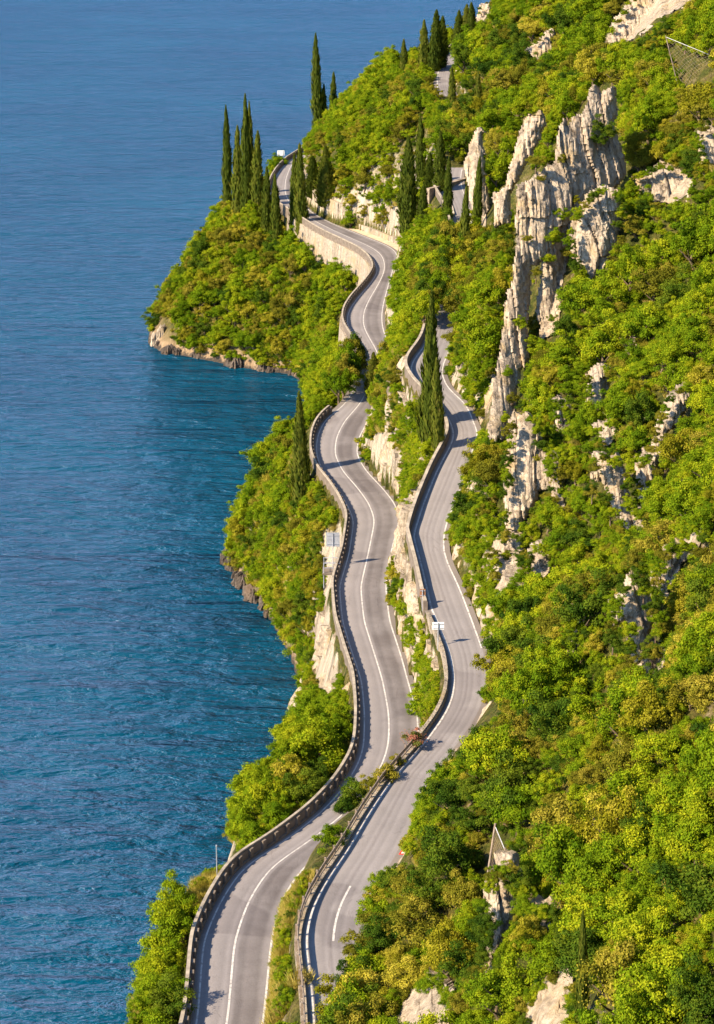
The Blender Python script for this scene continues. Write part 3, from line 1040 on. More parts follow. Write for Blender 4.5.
def curtain(name, label, y0, y1, lo, hi, seed, amp=0.9, mat='rock', bulge=0.35, cat='rock cutting', ragged=0.12):
    """a rock face between a low line and a high line: lo(y) -> (x, z), hi(y) -> (x, z); solid, let into the hill"""
    ys = np.arange(y0, y1, 0.35)
    rows = 34
    (xa, za), (xb, zb) = lo(ys), hi(ys)
    rag = 1 - ragged * (0.5 + 0.5 * vnoise(ys / 2.2, seed, 0, seed)) - 0.5 * (1 - sstep(y0, y0 + 2.5, ys)) - 0.5 * sstep(y1 - 2.5, y1, ys)
    T = np.linspace(0, 1, rows)[None] * rag[:, None]
    X = xa[:, None] + (xb - xa)[:, None] * T ** (1 + bulge)
    Z = za[:, None] + (zb - za)[:, None] * T
    Y = np.repeat(ys[:, None], rows, 1)
    w = np.clip(np.minimum(T * 5 + 0.25, 1), 0, 1)
    n = fbm(Y / 2.4, Z / 8.0, seed, 4, seed) * 0.5 - np.abs(fbm(Y / 1.0, Z / 5.0, seed, 3, seed + 3)) * 0.5 + fbm(Y / 0.8, Z / 1.1, X / 0.8, 3, seed + 9) * 0.22
    X = X - amp * n * w - 0.25
    Yd = Y + 0.35 * fbm(Z / 1.5, Y / 1.5, seed, 2, seed + 5)
    front = np.stack([X, Yd, Z], -1)
    back = front + np.array([2.2, 0, -0.3])
    full = np.concatenate([front, back[:, ::-1]], 1)
    nv = full.shape[1]
    v = full.reshape(-1, 3)
    f = []
    for i in range(len(ys) - 1):
        for j in range(nv):
            f.append((i * nv + j, (i + 1) * nv + j, (i + 1) * nv + (j + 1) % nv, i * nv + (j + 1) % nv))
    f.append(tuple(range(nv)))
    f.append(tuple(range((len(ys) - 1) * nv, len(ys) * nv))[::-1])
    LEDGES.append((y0, y1, lo, hi, bulge))
    ob = link_mesh(name, v, f, M[mat])
    return tag(ob, label, cat)


def shore_x(y):
    return np.interp(y, SHORE[:20, 1], SHORE[:20, 0])


def btw_lo(off=0.75):
    return lambda y: (fLR(y) + off, fzL(y) - 0.5)


def btw_hi(off=-0.75, dz=-0.6):
    return lambda y: (np.maximum(fUL(y) + off, fLR(y) + 1.0), fzU(y) + dz)


curtain('rock_cutting', 'pale rock cutting between the two roads below the white sign', 150, 196, btw_lo(), btw_hi(), 41)
curtain('rock_cutting', 'high pale cliff between the roads left of the tall dark cypress', 197, 262, btw_lo(), btw_hi(-2.2, -1.2), 42, 1.3)
curtain('rock_cutting', 'rock bank inside the small bend of the lower road', 285, 325, btw_lo(0.9), lambda y: (fLR(y) + 4.5, fzL(y) + 7.0), 43)
curtain('rock_cutting', 'cream cliff dropping from the lower road to the lake', 170, 208, lambda y: (shore_x(y) - 0.2, 0 * y - 0.5), lambda y: (fLL(y) - 0.9, fzL(y) - 0.5), 44, 1.8, bulge=0.25)
curtain('rock_cutting', 'rock cutting on the hill side of the upper road bend', 168, 214, lambda y: (fUR(y) + 0.8, fzU(y) - 0.4), lambda y: (fUR(y) + 3.2, fzU(y) + 5.2), 45, 0.9)
curtain('rock_cutting', 'rock cutting above the upper road near the dark cypress', 218, 250, lambda y: (fUR(y) + 0.8, fzU(y) - 0.4), lambda y: (fUR(y) + 3.0, fzU(y) + 4.6), 46, 0.8)
curtain('rock_cutting', 'low crumbling roadside bank on the near upper road', 118, 160, lambda y: (fUR(y) + 0.75, fzU(y) - 0.4), lambda y: (fUR(y) + 2.4, fzU(y) + 2.3), 47, 0.7)
curtain('rock_cutting', 'rock cutting beside the topmost stretch of the upper road', 405, 445, lambda y: (fUR(y) + 0.8, fzU(y) - 0.4), lambda y: (fUR(y) + 4.0, fzU(y) + 6.0), 48, 1.0)
rock('cape_rock', 'bare brown and white rock nose at the tip of the cape', [(162, 328, 350, 13), (155, 333, 350, 9), (172, 338, 353, 10)], seed=30, mat='rock', at=(-39.5, 399.0, 0.0))

bould = [(158, 347), (166, 351), (175, 353), (184, 354), (192, 356), (201, 357), (209, 358), (218, 359), (228, 361), (237, 364), (246, 366), (255, 368), (264, 370), (273, 371), (282, 372), (290, 373),
         (228, 562), (233, 570), (238, 578), (243, 585), (249, 592), (255, 599), (261, 603), (239, 570), (248, 583), (230, 556), (266, 609), (272, 616)]
BR = random.Random(5)
bould += [(x + BR.uniform(-3, 3), y + BR.uniform(-2.5, 2)) for x, y in list(bould) for _ in (0,)]
for i, (px, py) in enumerate(bould):
    p = at_z(px, py, 0.0)
    r = BR.choice((0.5, 0.7, 0.9, 1.2, 1.6)) * BR.uniform(0.8, 1.2)
    v, f = pillar(0, 0, -1.2, r * BR.uniform(0.7, 1.2), r * 1.2, r, 300 + i % 6, jag=2, step=0.3)
    o = link_mesh('shore_boulder', v, f, M['shore_rock'])
    o.location = (p[0] + BR.uniform(-.3, .3), p[1] + BR.uniform(-.5, .5), 0)
    o.rotation_euler = (0, 0, BR.uniform(0, 6.28))
    if py < 400:
        tag(o, 'dark brown boulder on the waterline of the wooded cape', 'boulder', 'boulders along the foot of the cape')
    else:
        tag(o, 'dark brown boulder on the waterline of the nearer headland', 'boulder', 'boulders along the foot of the headland')

# ------------------------------------------------------------------ signs, nets and posts


def signboard(name, label, px, py, w, h, zc, back, face, z_road, posts=1, cat='sign'):
    p = at_z(px, py, z_road)
    root = empty(name, (p[0], p[1], z_road), label, cat)
    m = MB()
    m.box((0, 0.05, zc), (w, 0.05, h))
    m.build('panel', back, root)
    if face is not None:
        f = MB()
        f.box((0, 0.085, zc), (w * 0.94, 0.012, h * 0.94))
        f.build('front_face', face, root)
    for s in (-1, 1):
        bm = MB()
        bm.box((0, 0.0, zc + s * h * 0.3), (w * 0.9, 0.045, 0.06))
        bm.build('bracket', M['steel'], root)
    for s in ((0,) if posts == 1 else (-1, 1)):
        q = MB()
        q.tube([(s * w * 0.32, -0.03, -0.8), (s * w * 0.32, -0.03, zc + h * 0.45)], 0.05)
        q.build('post', M['steel'], root)
    return root


signboard('road_sign', 'grey back of a square road sign on a pole by the lower road parapet', 333.0, 565, 1.5, 1.65, 3.0, M['steel'], M['white'], 22.3)
signboard('road_sign', 'white rectangular sign panel on the upper road parapet', 438, 642, 1.05, 0.72, 1.55, M['white'], M['white'], 30.2)
signboard('road_sign', 'small brown board on a post at the upper road parapet', 422.5, 603, 0.55, 0.8, 1.0, M['brown'], M['white'], 30.7)
signboard('road_sign', 'white signboard beyond the parapet of the far bend over the lake', 281, 163, 1.7, 1.2, 2.4, M['white'], M['white'], 24.0, 2)
p = at_z(331, 566, 22.2)
rl = empty('railing', (p[0] + 0.1, p[1], 21.4), 'small grey metal railing around the foot of the grey backed road sign', 'railing')
for dx, dy in ((-0.9, -0.9), (-0.9, 0.9), (0.9, -0.9), (0.9, 0.9)):
    m = MB()
    m.tube([(dx, dy, -1.5), (dx, dy, 1.5)], 0.05, 6)
    m.build('post', M['steel'], rl)
for zz in (0.9, 1.45):
    m = MB()
    m.tube([(0.9, -0.9, zz), (-0.9, -0.9, zz), (-0.9, 0.9, zz), (0.9, 0.9, zz)], 0.04, 6)
    m.build('rail', M['steel'], rl)
m = MB()
m.box((0, 0, 0.2), (2.1, 2.1, 0.18))
m.build('platform', M['shade_toned_wall'], rl)
# warning triangle on the hill side of the near upper road
p = at_z(400, 862, 29.6)
tr = empty('warning_sign', (p[0] + 0.4, p[1], 29.6), 'small red and white warning triangle at the hill side of the upper road', 'sign')
m = MB()
m.add([(-.5, 0, .6), (.5, 0, .6), (0, 0, 1.5), (-.5, .04, .6), (.5, .04, .6), (0, .04, 1.5)], [(0, 1, 2), (5, 4, 3), (0, 3, 4, 1), (1, 4, 5, 2), (2, 5, 3, 0)])
m.build('red_border', M['red'], tr)
m = MB()
m.add([(-.33, -.012, .7), (.33, -.012, .7), (0, -.012, 1.28), (-.33, -.002, .7), (.33, -.002, .7), (0, -.002, 1.28)], [(0, 1, 2), (5, 4, 3), (0, 3, 4, 1), (1, 4, 5, 2), (2, 5, 3, 0)])
m.build('white_face', M['white'], tr)
m = MB()
m.tube([(0, .06, -0.5), (0, .06, 1.3)], 0.035)
m.build('post', M['steel'], tr)
# thin pole outside the near parapet
p = at_z(217, 873, 24)
pl = MB()
pl.tube([(p[0], p[1], 20), (p[0], p[1], 26.3)], [0.06, 0.04])
pl.box((p[0], p[1], 26.35), (0.12, 0.12, 0.1))
tag(pl.build('pole', M['steel']), 'thin grey pole standing outside the near parapet above the lake', 'pole')


def net(label, corners, depth):
    """wire net hung between posts; corners in photograph pixels (four), at a set distance each"""
    P = []
    for (px, py), d in zip(corners, depth):
        r = ray(px, py)
        P.append(Vector(r / r[1] * d) + Vector((0, 0, CAMZ)))
    a, b, c, d = P
    root = empty('rockfall_net', tuple(d), label, 'net fence')
    w = MB()
    n = 10

    def q(u, v):
        s = 0.25 * math.sin(math.pi * u) * math.sin(math.pi * v)
        return a.lerp(b, u).lerp(d.lerp(c, u), v) + Vector((0, s, 0)) - d
    for k in range(-n, n + 1):
        for sg in (1, -1):
            pts = []
            for s in np.linspace(0, 1, 9):
                u = k / n + s
                if -1e-6 <= u <= 1 + 1e-6:
                    pts.append(q(u if sg > 0 else 1 - u, s))
            if len(pts) > 1:
                w.tube(pts, 0.010, 4)
    w.build('wire_net', M['rust'], root)
    for s, e in ((a, d), (b, c)):
        t = MB()
        t.tube([s - d + (s - e) * 0.03, e - d - (s - e) * 0.15], 0.07)
        t.build('post', M['rust'], root)
    for s, e in ((a, b), (d, c)):
        t = MB()
        t.tube([s - d, e - d], 0.03, 6)
        t.build('cable', M['steel'], root)
    return root


p1 = hit(679, 92)
net('large grey rockfall net with a leaning post at the upper right of the hillside', [(666, 37), (722, 60), (724, 96), (679, 90)], [p1[1] - 2, p1[1] - 6, p1[1] - 6, p1[1] - 2])
p2 = hit(483, 916)
net('narrow tall rockfall net above the near cream rock pillar', [(495, 826), (505, 850), (496, 915), (482, 912)], [p2[1] + 0.5, p2[1] - 0.5, p2[1] - 1.0, p2[1] - 0.5])
# ------------------------------------------------------------------ vegetation: prototypes


def leaf_mesh(name, centers, normals, size, tone, mat, stretch=1.0, up=None):
    n = len(centers)
    rnd = RNG.normal(size=(n, 3))
    nn = normals / (np.linalg.norm(normals, axis=1, keepdims=True) + 1e-9)
    if up is None:
        a = np.cross(nn, rnd)
    else:
        a = up
    a /= (np.linalg.norm(a, axis=1, keepdims=True) + 1e-9)
    b = np.cross(nn, a)
    b /= (np.linalg.norm(b, axis=1, keepdims=True) + 1e-9)
    s = size[:, None]
    sa = s * stretch
    p0, p1, p2, p3 = centers - a * sa, centers - b * s * 0.62 + nn * s * 0.15, centers + a * sa, centers + b * s * 0.62 + nn * s * 0.15
    v = np.stack([p0, p1, p2, p3], 1).reshape(-1, 3)
    f = np.arange(n * 4).reshape(n, 4)
    me_ob = link_mesh(name, v, f, mat, attrs={'tone': ('FACE', tone)})
    me = me_ob.data
    bpy.data.objects.remove(me_ob)
    return me


def broadleaf(kind, seed, nclump, nleaf, flat=0.8, leaf=0.075):
    r = np.random.default_rng(seed)
    C, N, S, Tn = [], [], [], []
    cl = []
    off = r.uniform(-0.25, 0.25, 2)
    for k in range(nclump):
        # clumps spread in an uneven dome
        th = r.uniform(0, 2 * math.pi)
        u = r.uniform(-0.45, 1.0)
        rad = r.uniform(0.45, 0.92) * (1.0 if u < 0.6 else 0.85) * (1 + 0.3 * math.cos(th * 2 + seed))
        q = math.sqrt(max(0, 1 - u * u)) * rad
        c = np.array([math.cos(th) * q + off[0] * u, math.sin(th) * q + off[1] * u, 0.95 + u * rad * flat * 1.15])
        cl.append((c, r.uniform(0.13, 0.30)))
    cl.append((np.array([0, 0, 0.8]), 0.42))
    for c, cr in cl:
        m = int(nleaf * (cr / 0.25) ** 1.7)
        d = r.normal(size=(m, 3))
        d /= np.linalg.norm(d, axis=1, keepdims=True)
        d[:, 2] = np.where(d[:, 2] < -0.3, -d[:, 2] * 0.6, d[:, 2])
        q = r.uniform(0.45, 1.15, (m, 1)) ** 0.8
        lump = 1 + 0.4 * vnoise(d[:, 0] * 2.5 + seed, d[:, 1] * 2.5, d[:, 2] * 2.5 + c[0] * 9, seed)[:, None]
        pts = c + d * cr * q * lump * np.array([1, 1, 0.9])
        C.append(pts)
        N.append(d + r.normal(size=(m, 3)) * 0.48)
        S.append(r.uniform(0.55, 1.3, m) * leaf)
        Tn.append(np.clip(r.uniform(0.1, 0.9) + r.normal(size=m) * 0.18, 0, 1))
    # a few stray sprays
    m = nleaf
    d = r.normal(size=(m, 3))
    d /= np.linalg.norm(d, axis=1, keepdims=True)
    d[:, 2] = np.abs(d[:, 2])
    C.append(np.array([0, 0, 0.75]) + d * r.uniform(0.7, 1.12, (m, 1)) * np.array([1, 1, flat]))
    N.append(d + r.normal(size=(m, 3)))
    S.append(r.uniform(0.5, 1.0, m) * leaf)
    Tn.append(r.uniform(0.3, 1.0, m))
    return leaf_mesh(kind + '_crown', np.vstack(C), np.vstack(N), np.concatenate(S), np.concatenate(Tn), LEAF[kind])


def cypress_mesh(seed, n=5200, wide=False):
    r = np.random.default_rng(seed)
    t = r.beta(1.15, 1.25, n)
    th = r.uniform(0, 2 * math.pi, n)
    prof = (np.clip(t / 0.07, 0, 1) ** 0.6) * (1 - t ** (2.3 if not wide else 1.5)) ** (0.8 if not wide else 0.95)
    lump = 1 + 0.42 * vnoise(np.cos(th) * 1.8 + seed, np.sin(th) * 1.8, t * 10, seed) + 0.25 * vnoise(np.cos(th) * 4 + seed, np.sin(th) * 4, t * 30, seed + 1)
    rad = prof * lump * np.where(r.random(n) < 0.12, r.uniform(0.9, 1.35, n), r.uniform(0.6, 1.05, n))
    c = np.stack([np.cos(th) * rad, np.sin(th) * rad, t + 0.01], -1)
    nn = np.stack([np.cos(th), np.sin(th), np.full(n, 0.3)], -1) + r.normal(size=(n, 3)) * 0.45
    # unit space is squeezed: radius 1 and height 1 scale very differently, so leaves are built long in z
    size = r.uniform(0.10, 0.22, n)
    up = np.stack([np.cos(th) * 0.5, np.sin(th) * 0.5, np.full(n, 0.16)], -1) + r.normal(size=(n, 3)) * np.array([0.15, 0.15, 0.02])
    up /= np.linalg.norm(up, axis=1, keepdims=True)
    nn /= np.linalg.norm(nn, axis=1, keepdims=True)
    side = np.stack([-np.sin(th), np.cos(th), 0 * th], -1) + r.normal(size=(n, 3)) * np.array([.4, .4, 0])
    L = size[:, None] * np.array([1, 1, 0.0])
    ax = np.stack([np.cos(th) * 0.10, np.sin(th) * 0.10, np.full(n, 0.026)], -1) * r.uniform(0.7, 1.4, (n, 1))
    sd = side * size[:, None] * 0.55
    p = [c - ax, c - sd, c + ax, c + sd]
    v = np.stack(p, 1).reshape(-1, 3)
    tone = np.clip(0.45 + 0.3 * vnoise(np.cos(th) * 2.2 + seed, np.sin(th) * 2.2, t * 7, seed + 4) + r.normal(size=n) * 0.15, 0, 1)
    ob = link_mesh('cypress_crown', v, np.arange(n * 4).reshape(n, 4), LEAF['cypress'], attrs={'tone': ('FACE', tone)})
    me = ob.data
    bpy.data.objects.remove(ob)
    return me


def grass_mesh(seed, n=260):
    r = np.random.default_rng(seed)
    th = r.uniform(0, 2 * math.pi, n)
    rad = np.sqrt(r.uniform(0, 1, n)) * 0.7
    base = np.stack([np.cos(th) * rad, np.sin(th) * rad, 0 * th], -1)
    lean = np.stack([np.cos(th), np.sin(th), 0 * th], -1) * r.uniform(0.05, 0.5, (n, 1)) + r.normal(size=(n, 3)) * np.array([.15, .15, 0])
    h = r.uniform(0.5, 1.2, n)[:, None]
    side = np.stack([-np.sin(th), np.cos(th), 0 * th], -1) * 0.03
    p = [base - side, base + side, base + lean * 0.5 + np.array([0, 0, 1]) * h * 0.6 + side * 0.8, base + lean + np.array([0, 0, 1]) * h]
    ob = link_mesh('grass_blades', np.stack(p, 1).reshape(-1, 3), np.arange(n * 4).reshape(n, 4), LEAF['straw'], attrs={'tone': ('FACE', r.uniform(0, 1, n))})
    me = ob.data
    bpy.data.objects.remove(ob)
    return me


def trunk_mesh(seed, h=0.95):
    r = random.Random(seed)
    m = MB()
    pts = [(0, 0, -0.45)]
    for k in range(1, 6):
        pts.append((r.uniform(-.05, .05) * k, r.uniform(-.05, .05) * k, h * k / 5))
    m.tube(pts, [0.085, 0.07, 0.06, 0.05, 0.04, 0.025], 8)
    for k in range(5):
        a = r.uniform(0, 6.28)
        b = pts[2 + k % 3]
        m.tube([b, (b[0] + math.cos(a) * .25, b[1] + math.sin(a) * .25, b[2] + .18), (b[0] + math.cos(a) * .55, b[1] + math.sin(a) * .55, b[2] + .42)], [0.035, 0.026, 0.012], 6)
    ob = m.build('trunk', M['bark'])
    me = ob.data
    bpy.data.objects.remove(ob)
    return me


KINDS = ['bright', 'golden', 'dark', 'olive']
CROWN = {k: [broadleaf(k, 100 * i + j, (34, 42, 50)[j], 300, flat=(0.85, 1.05, 0.75)[j], leaf=0.037) for j in range(3)] for i, k in enumerate(KINDS)}
CYP = [cypress_mesh(s) for s in (1, 2, 3)]
CYPW = cypress_mesh(9, 7000, True)
PINK = broadleaf('pink', 77, 12, 300, leaf=0.06)
GRASS = [grass_mesh(s) for s in (1, 2)]
TRUNK = [trunk_mesh(s) for s in range(3)]

# base x, base y, top y, width in photograph pixels, label
CYPRESS = [
    (228, 206, 107, 8.5, 'leftmost slender cypress of the cape row'), (237.5, 219, 127, 10, 'second cypress from the left in the cape row, shorter than its neighbours'),
    (246.4, 214, 96, 9.5, 'tallest cypress of the cape row'), (251.8, 205, 103, 7, 'slim cypress half hidden right behind the tallest one of the cape row'),
    (257, 214, 132, 11, 'broad cypress right of the tallest one in the cape row'), (267, 236, 167, 10, 'short cypress at the lake edge of the far road bend'),
    (277, 252, 175, 10, 'lowest short cypress standing in front of the far road bend'), (295, 240, 154, 9.5, 'sunlit cypress of the pair beside the far road'),
    (302, 236, 144, 11, 'dark cypress of the pair beside the far road'), (318, 122, 35, 9.5, 'tall lone cypress on the ridge against the lake'),
    (333, 106, 72, 6.5, 'small cypress right of the lone ridge cypress'), (324, 116, 84, 6, 'tiny cypress tucked behind the lone ridge cypress'),
    (326.5, 205, 146, 19, 'bushy dark conifer above the ribbed concrete wall'), (313, 196, 156, 13, 'dark low conifer at the hill side of the far bend'),
    (404.6, 79, 39, 8, 'leftmost small cypress near the topmost road stretch'), (424, 75, 20, 10, 'tall cypress left of the topmost road stretch'),
    (434, 70, 10, 12, 'dark cypress close beside the topmost road stretch'), (441, 66, 16, 11, 'shaded cypress touching the topmost road stretch'),
    (457, 50, 10, 10, 'cypress at the upper end of the topmost road stretch'), (465, 46, 4, 10, 'rearmost cypress above the topmost road stretch'), (472, 42, 2, 9, 'sunlit cypress right of the topmost road end'),
    (452.5, 114, 67, 7.5, 'slim cypress on the road edge of the topmost stretch'), (478.6, 122, 72, 8, 'olive cypress right of the topmost road stretch'),
    (422, 186, 116, 10, 'tall cypress left of the white hairpin wall'), (439.5, 190, 131, 11.5, 'broad cypress behind the white hairpin wall'), (429, 190, 152, 10, 'shorter cypress between two taller ones at the hairpin'),
    (408, 236, 138, 17, 'large brownish cypress above the inside of the lower bend'), (422.5, 224, 184, 10, 'low cypress in front of the white hairpin wall'), (447, 220, 157, 8.5, 'dark slim cypress crossing the white hairpin wall'),
    (464.6, 262, 187, 9, 'slim cypress rising in front of the hairpin road'), (476, 236, 157, 8.5, 'thin cypress against the cream rock slab'),
    (430, 442, 292, 21, 'very tall dark cypress between the two roads'), (438, 447, 358, 11, 'shorter cypress merged with the very tall dark one'),
    (302, 506, 392, 18, 'lone conical cypress on the headland left of the lower road'), (582, 1032, 908, 10, 'thin near cypress at the bottom edge of the hillside'),
    (495, 240, 208, 7, 'small cypress at the foot of the crag by the hairpin'), (372, 395, 352, 13, 'small dark cypress hiding the lower road'),
]

# ------------------------------------------------------------------ picture-space survey masks (what the photograph leaves open)


def poly_mask(poly):
    yy, xx = np.mgrid[0:H, 0:W] + 0.5
    inside = np.zeros((H, W), bool)
    n = len(poly)
    for i in range(n):
        x0, y0 = poly[i]
        x1, y1 = poly[(i + 1) % n]
        if y0 == y1:
            continue
        c = ((y0 <= yy) != (y1 <= yy)) & (xx < (x1 - x0) * (yy - y0) / (y1 - y0) + x0)
        inside ^= c
    return inside


def span(L, R, a, b):
    l = [p for p in L if b <= p[1] <= a]
    r = [p for p in R if b <= p[1] <= a]
    return l + r[::-1]


CLEAR = np.zeros((H, W), bool)
UP_RV = [(x, y) for x, y in UP_R if y < 900] 
for pol in (span(LOW_L, LOW_R, 1024, 404), span(LOW_L, LOW_R, 359, 160), span(UP_L, UP_R, 900, 345), [(301, 940), (309, 905), (366, 900), (350, 925), (336, 945), (318, 970), (305, 975)], span(UP_L, UP_R, 233, 188), span(UP_L, UP_R, 118, 60)):
    CLEAR |= poly_mask([(x, y) for x, y in pol])
CLEAR |= poly_mask([(155, 347), (205, 356), (290, 370), (290, 378), (155, 356)])
for pol in PATCH + [[(667, 42), (714, 62), (714, 84), (680, 86)], [(468, 706), (490, 701), (503, 707), (472, 733), (452, 764), (440, 774)]]:
    CLEAR |= poly_mask(pol)
# parapet band on the lake side of the lower road, walls and signs
CLEAR |= poly_mask([(x - 11, y) for x, y in LOW_L if y >= 404] + [(x, y) for x, y in LOW_L if y >= 404][::-1])
CLEAR |= poly_mask([(x - 8, y) for x, y in LOW_L if 240 <= y <= 359] + [(x, y) for x, y in LOW_L if 240 <= y <= 359][::-1])
CLEAR |= poly_mask([(x - 10, y) for x, y in UP_L if 345 <= y <= 975] + [(x, y) for x, y in UP_L if 345 <= y <= 975][::-1])
for x0, y0, x1, y1 in ROCK_CLEAR + [(326, 529, 342, 566), (430, 620, 446, 642), (392, 846, 405, 866), (317, 612, 336, 690), (312, 240, 345, 262), (360, 255, 378, 290),
                                    (376, 432, 390, 492), (396, 610, 406, 655), (406, 655, 416, 690), (447, 545, 462, 595), (446, 374, 462, 398), (310, 200, 345, 222),
                                    (430, 192, 450, 208), (342, 345, 352, 362), (390, 460, 399, 505), (383, 305, 390, 335), (437, 640, 446, 665), (155, 318, 170, 347), (352, 228, 402, 250), (484, 830, 503, 905), (674, 52, 690, 70), (277, 148, 286, 158), (578, 908, 587, 1024),
                                    ]:
    CLEAR[max(0, int(y0)):max(0, int(y1)), max(0, int(x0)):max(0, int(x1))] = True
CLEAR_T = CLEAR.copy()      # taller plants also leave the grassy verges open
for x0, y0, x1, y1 in ((188, 872, 226, 918), (276, 895, 302, 1024), (186, 930, 200, 960)):
    CLEAR_T[y0:y1, x0:x1] = True


for bx, by, ty, wpx, _l in CYPRESS:
    CLEAR_T[max(ty, 0):max(by - 5, 0), int(bx - wpx * .35):int(bx + wpx * .35)] = True


def make_land():
    poly = [(420, 0), (408, 22), (388, 45), (362, 75), (335, 105), (308, 135), (297, 154), (286, 155), (268, 160), (262, 190), (232, 198), (205, 200), (185, 215), (165, 245), (150, 282),
            (143, 300), (146, 325), (150, 350), (200, 364), (292, 378), (268, 392), (263, 408), (247, 420), (246, 440), (238, 470), (242, 480), (225, 520), (228, 565),
            (250, 594), (263, 612), (300, 662), (305, 690), (290, 715), (274, 742), (280, 762), (238, 768), (230, 795), (222, 828), (243, 850), (222, 868), (170, 895), (145, 945), (134, 1024), (714, 1024), (714, 0)]
    return poly_mask(poly)


LAND = make_land()


_DX, _DY = [], []
for _rr, _nn in ((0.0, 1), (0.45, 6), (0.9, 12)):
    for _k in range(_nn):
        _DX.append(_rr * math.cos(6.2832 * _k / _nn))
        _DY.append(_rr * math.sin(6.2832 * _k / _nn))
_DX, _DY = np.array(_DX), np.array(_DY)


def disc_frac(mask, px, py, r):
    """share of discs that falls on the mask (arrays), and share inside the picture"""
    X = (np.asarray(px)[..., None] + np.asarray(r)[..., None] * _DX).astype(int)
    Y = (np.asarray(py)[..., None] + np.asarray(r)[..., None] * _DY).astype(int)
    ins = (X >= 0) & (X < W) & (Y >= 0) & (Y < H)
    val = mask[np.clip(Y, 0, H - 1), np.clip(X, 0, W - 1)] & ins
    n = ins.sum(-1)
    return val.sum(-1) / np.maximum(n, 1), n / len(_DX)


# ------------------------------------------------------------------ vegetation: where each plant stands
GRID = {}
plants = []     # x, y, z, r, kind, variant, rot, hscale, px, py, rp, dist


def crowded(x, y, z, r, pack):
    for i in range(int((x - 5) // 3), int((x + 5) // 3) + 1):
        for j in range(int((y - 5) // 3), int((y + 5) // 3) + 1):
            for (a, b, c, rr) in GRID.get((i, j), ()):
                if (a - x) ** 2 + (b - y) ** 2 + 0.8 * (c - z) ** 2 < ((r + rr) * pack) ** 2:
                    return True
    return False


def kinds_for(x, y, rn):
    n = 0.75 * vnoise(x / 14, y / 22, 0, 61) + 0.45 * vnoise(x / 5, y / 6, 0, 62) + rn.normal(size=len(x)) * 0.38
    n = n - 0.32 * (x < fUL(y))
    q = rn.random(len(x))
    q2 = rn.random(len(x))
    out = np.where(n < -0.16, 'bright', np.where(n < 0.16, np.where(q < 0.30, 'olive', np.where(q2 < 0.70, 'bright', 'dark')),
                   np.where(n < 0.42, np.where(q < 0.56, 'golden', np.where(q < 0.76, 'olive', 'bright')), np.where(q < 0.48, 'dark', np.where(q < 0.72, 'bright', 'olive')))))
    return out


def plant_many(x, y, r, rn, pack, kind=None, force=False, hs=None):
    x, y, r = np.atleast_1d(x).astype(float), np.atleast_1d(y).astype(float), np.atleast_1d(r).astype(float)
    z = height(x, y)
    ok = z > 0.4
    px, py, dist = project(x, y, z + r * 0.95)
    rp = r * FPX / dist
    if not force:
        LL, LR, UL, UR = fLL(y), fLR(y), fUL(y), fUR(y)
        m = 0.35 * r + 0.2
        ok &= ~((x > LL - 0.9 - m) & (x < LR + 0.7 + m * 0.8)) & ~((x > UL - 0.9 - m * 0.7) & (x < UR + 0.8 + m) & ~((y > 349) & (y < 396)))
        ok &= (px > -150) & (px < W + 430) & (py > -90) & (py < H + 260)
        a, s = disc_frac(CLEAR_T, px, py, rp * 0.85)
        ok &= a <= 0.11
        b, s = disc_frac(LAND, px, py, rp * 0.9)
        ok &= (b > 0.84) | (s < 0.05)
        ok &= (s > 0.05) | (px > 300) | (py > H)
    kd = kinds_for(x, y, rn) if kind is None else np.full(len(x), kind)
    for i in np.where(ok)[0]:
        if not force and crowded(x[i], y[i], z[i], r[i], pack):
            continue
        GRID.setdefault((int(x[i] // 3), int(y[i] // 3)), []).append((x[i], y[i], z[i], r[i]))
        plants.append((x[i], y[i], z[i], r[i], str(kd[i]), int(rn.integers(3)), rn.uniform(0, 6.28), (hs or rn.uniform(0.75, 1.35)), px[i], py[i], rp[i], dist[i]))


rn = np.random.default_rng(2024)
# plants the photograph shows singly: crown centre and radius in pixels, kind, ground
SINGLE = [(355, 785, 21, 'dark', 'b'), (344, 800, 13, 'dark', 'b'), (371, 775, 12, 'olive', 'b'), (420, 703, 14, 'bright', 'b'), (436, 680, 12, 'bright', 'b'), (398, 757, 10, 'olive', 'b'), (332, 828, 17, 'bright', 'b'), (386, 766, 15, 'olive', 'b'), (430, 690, 19, 'bright', 'b'), (304, 873, 8, 'bright', 'b'), (284, 948, 9, 'bright', 'b'), (292, 888, 8, 'bright', 'b'),
          (318, 745, 30, 'bright', 's'), (290, 770, 24, 'bright', 's'), (255, 798, 25, 'bright', 's'), (300, 790, 22, 'dark', 's'), (330, 715, 18, 'bright', 's'), (255, 835, 20, 'bright', 's'),
          (172, 1005, 26, 'dark', 's'), (168, 955, 22, 'bright', 's'), (262, 440, 20, 'bright', 's'), (268, 470, 20, 'dark', 's'), (408, 605, 10, 'bright', 'b'), (416, 625, 11, 'bright', 'b'),
          (424, 645, 9, 'bright', 'b'), (398, 556, 7, 'olive', 'b'), (445, 850, 34, 'dark', 'h'), (565, 330, 18, 'dark', 'h'), (545, 352, 15, 'bright', 'h')]
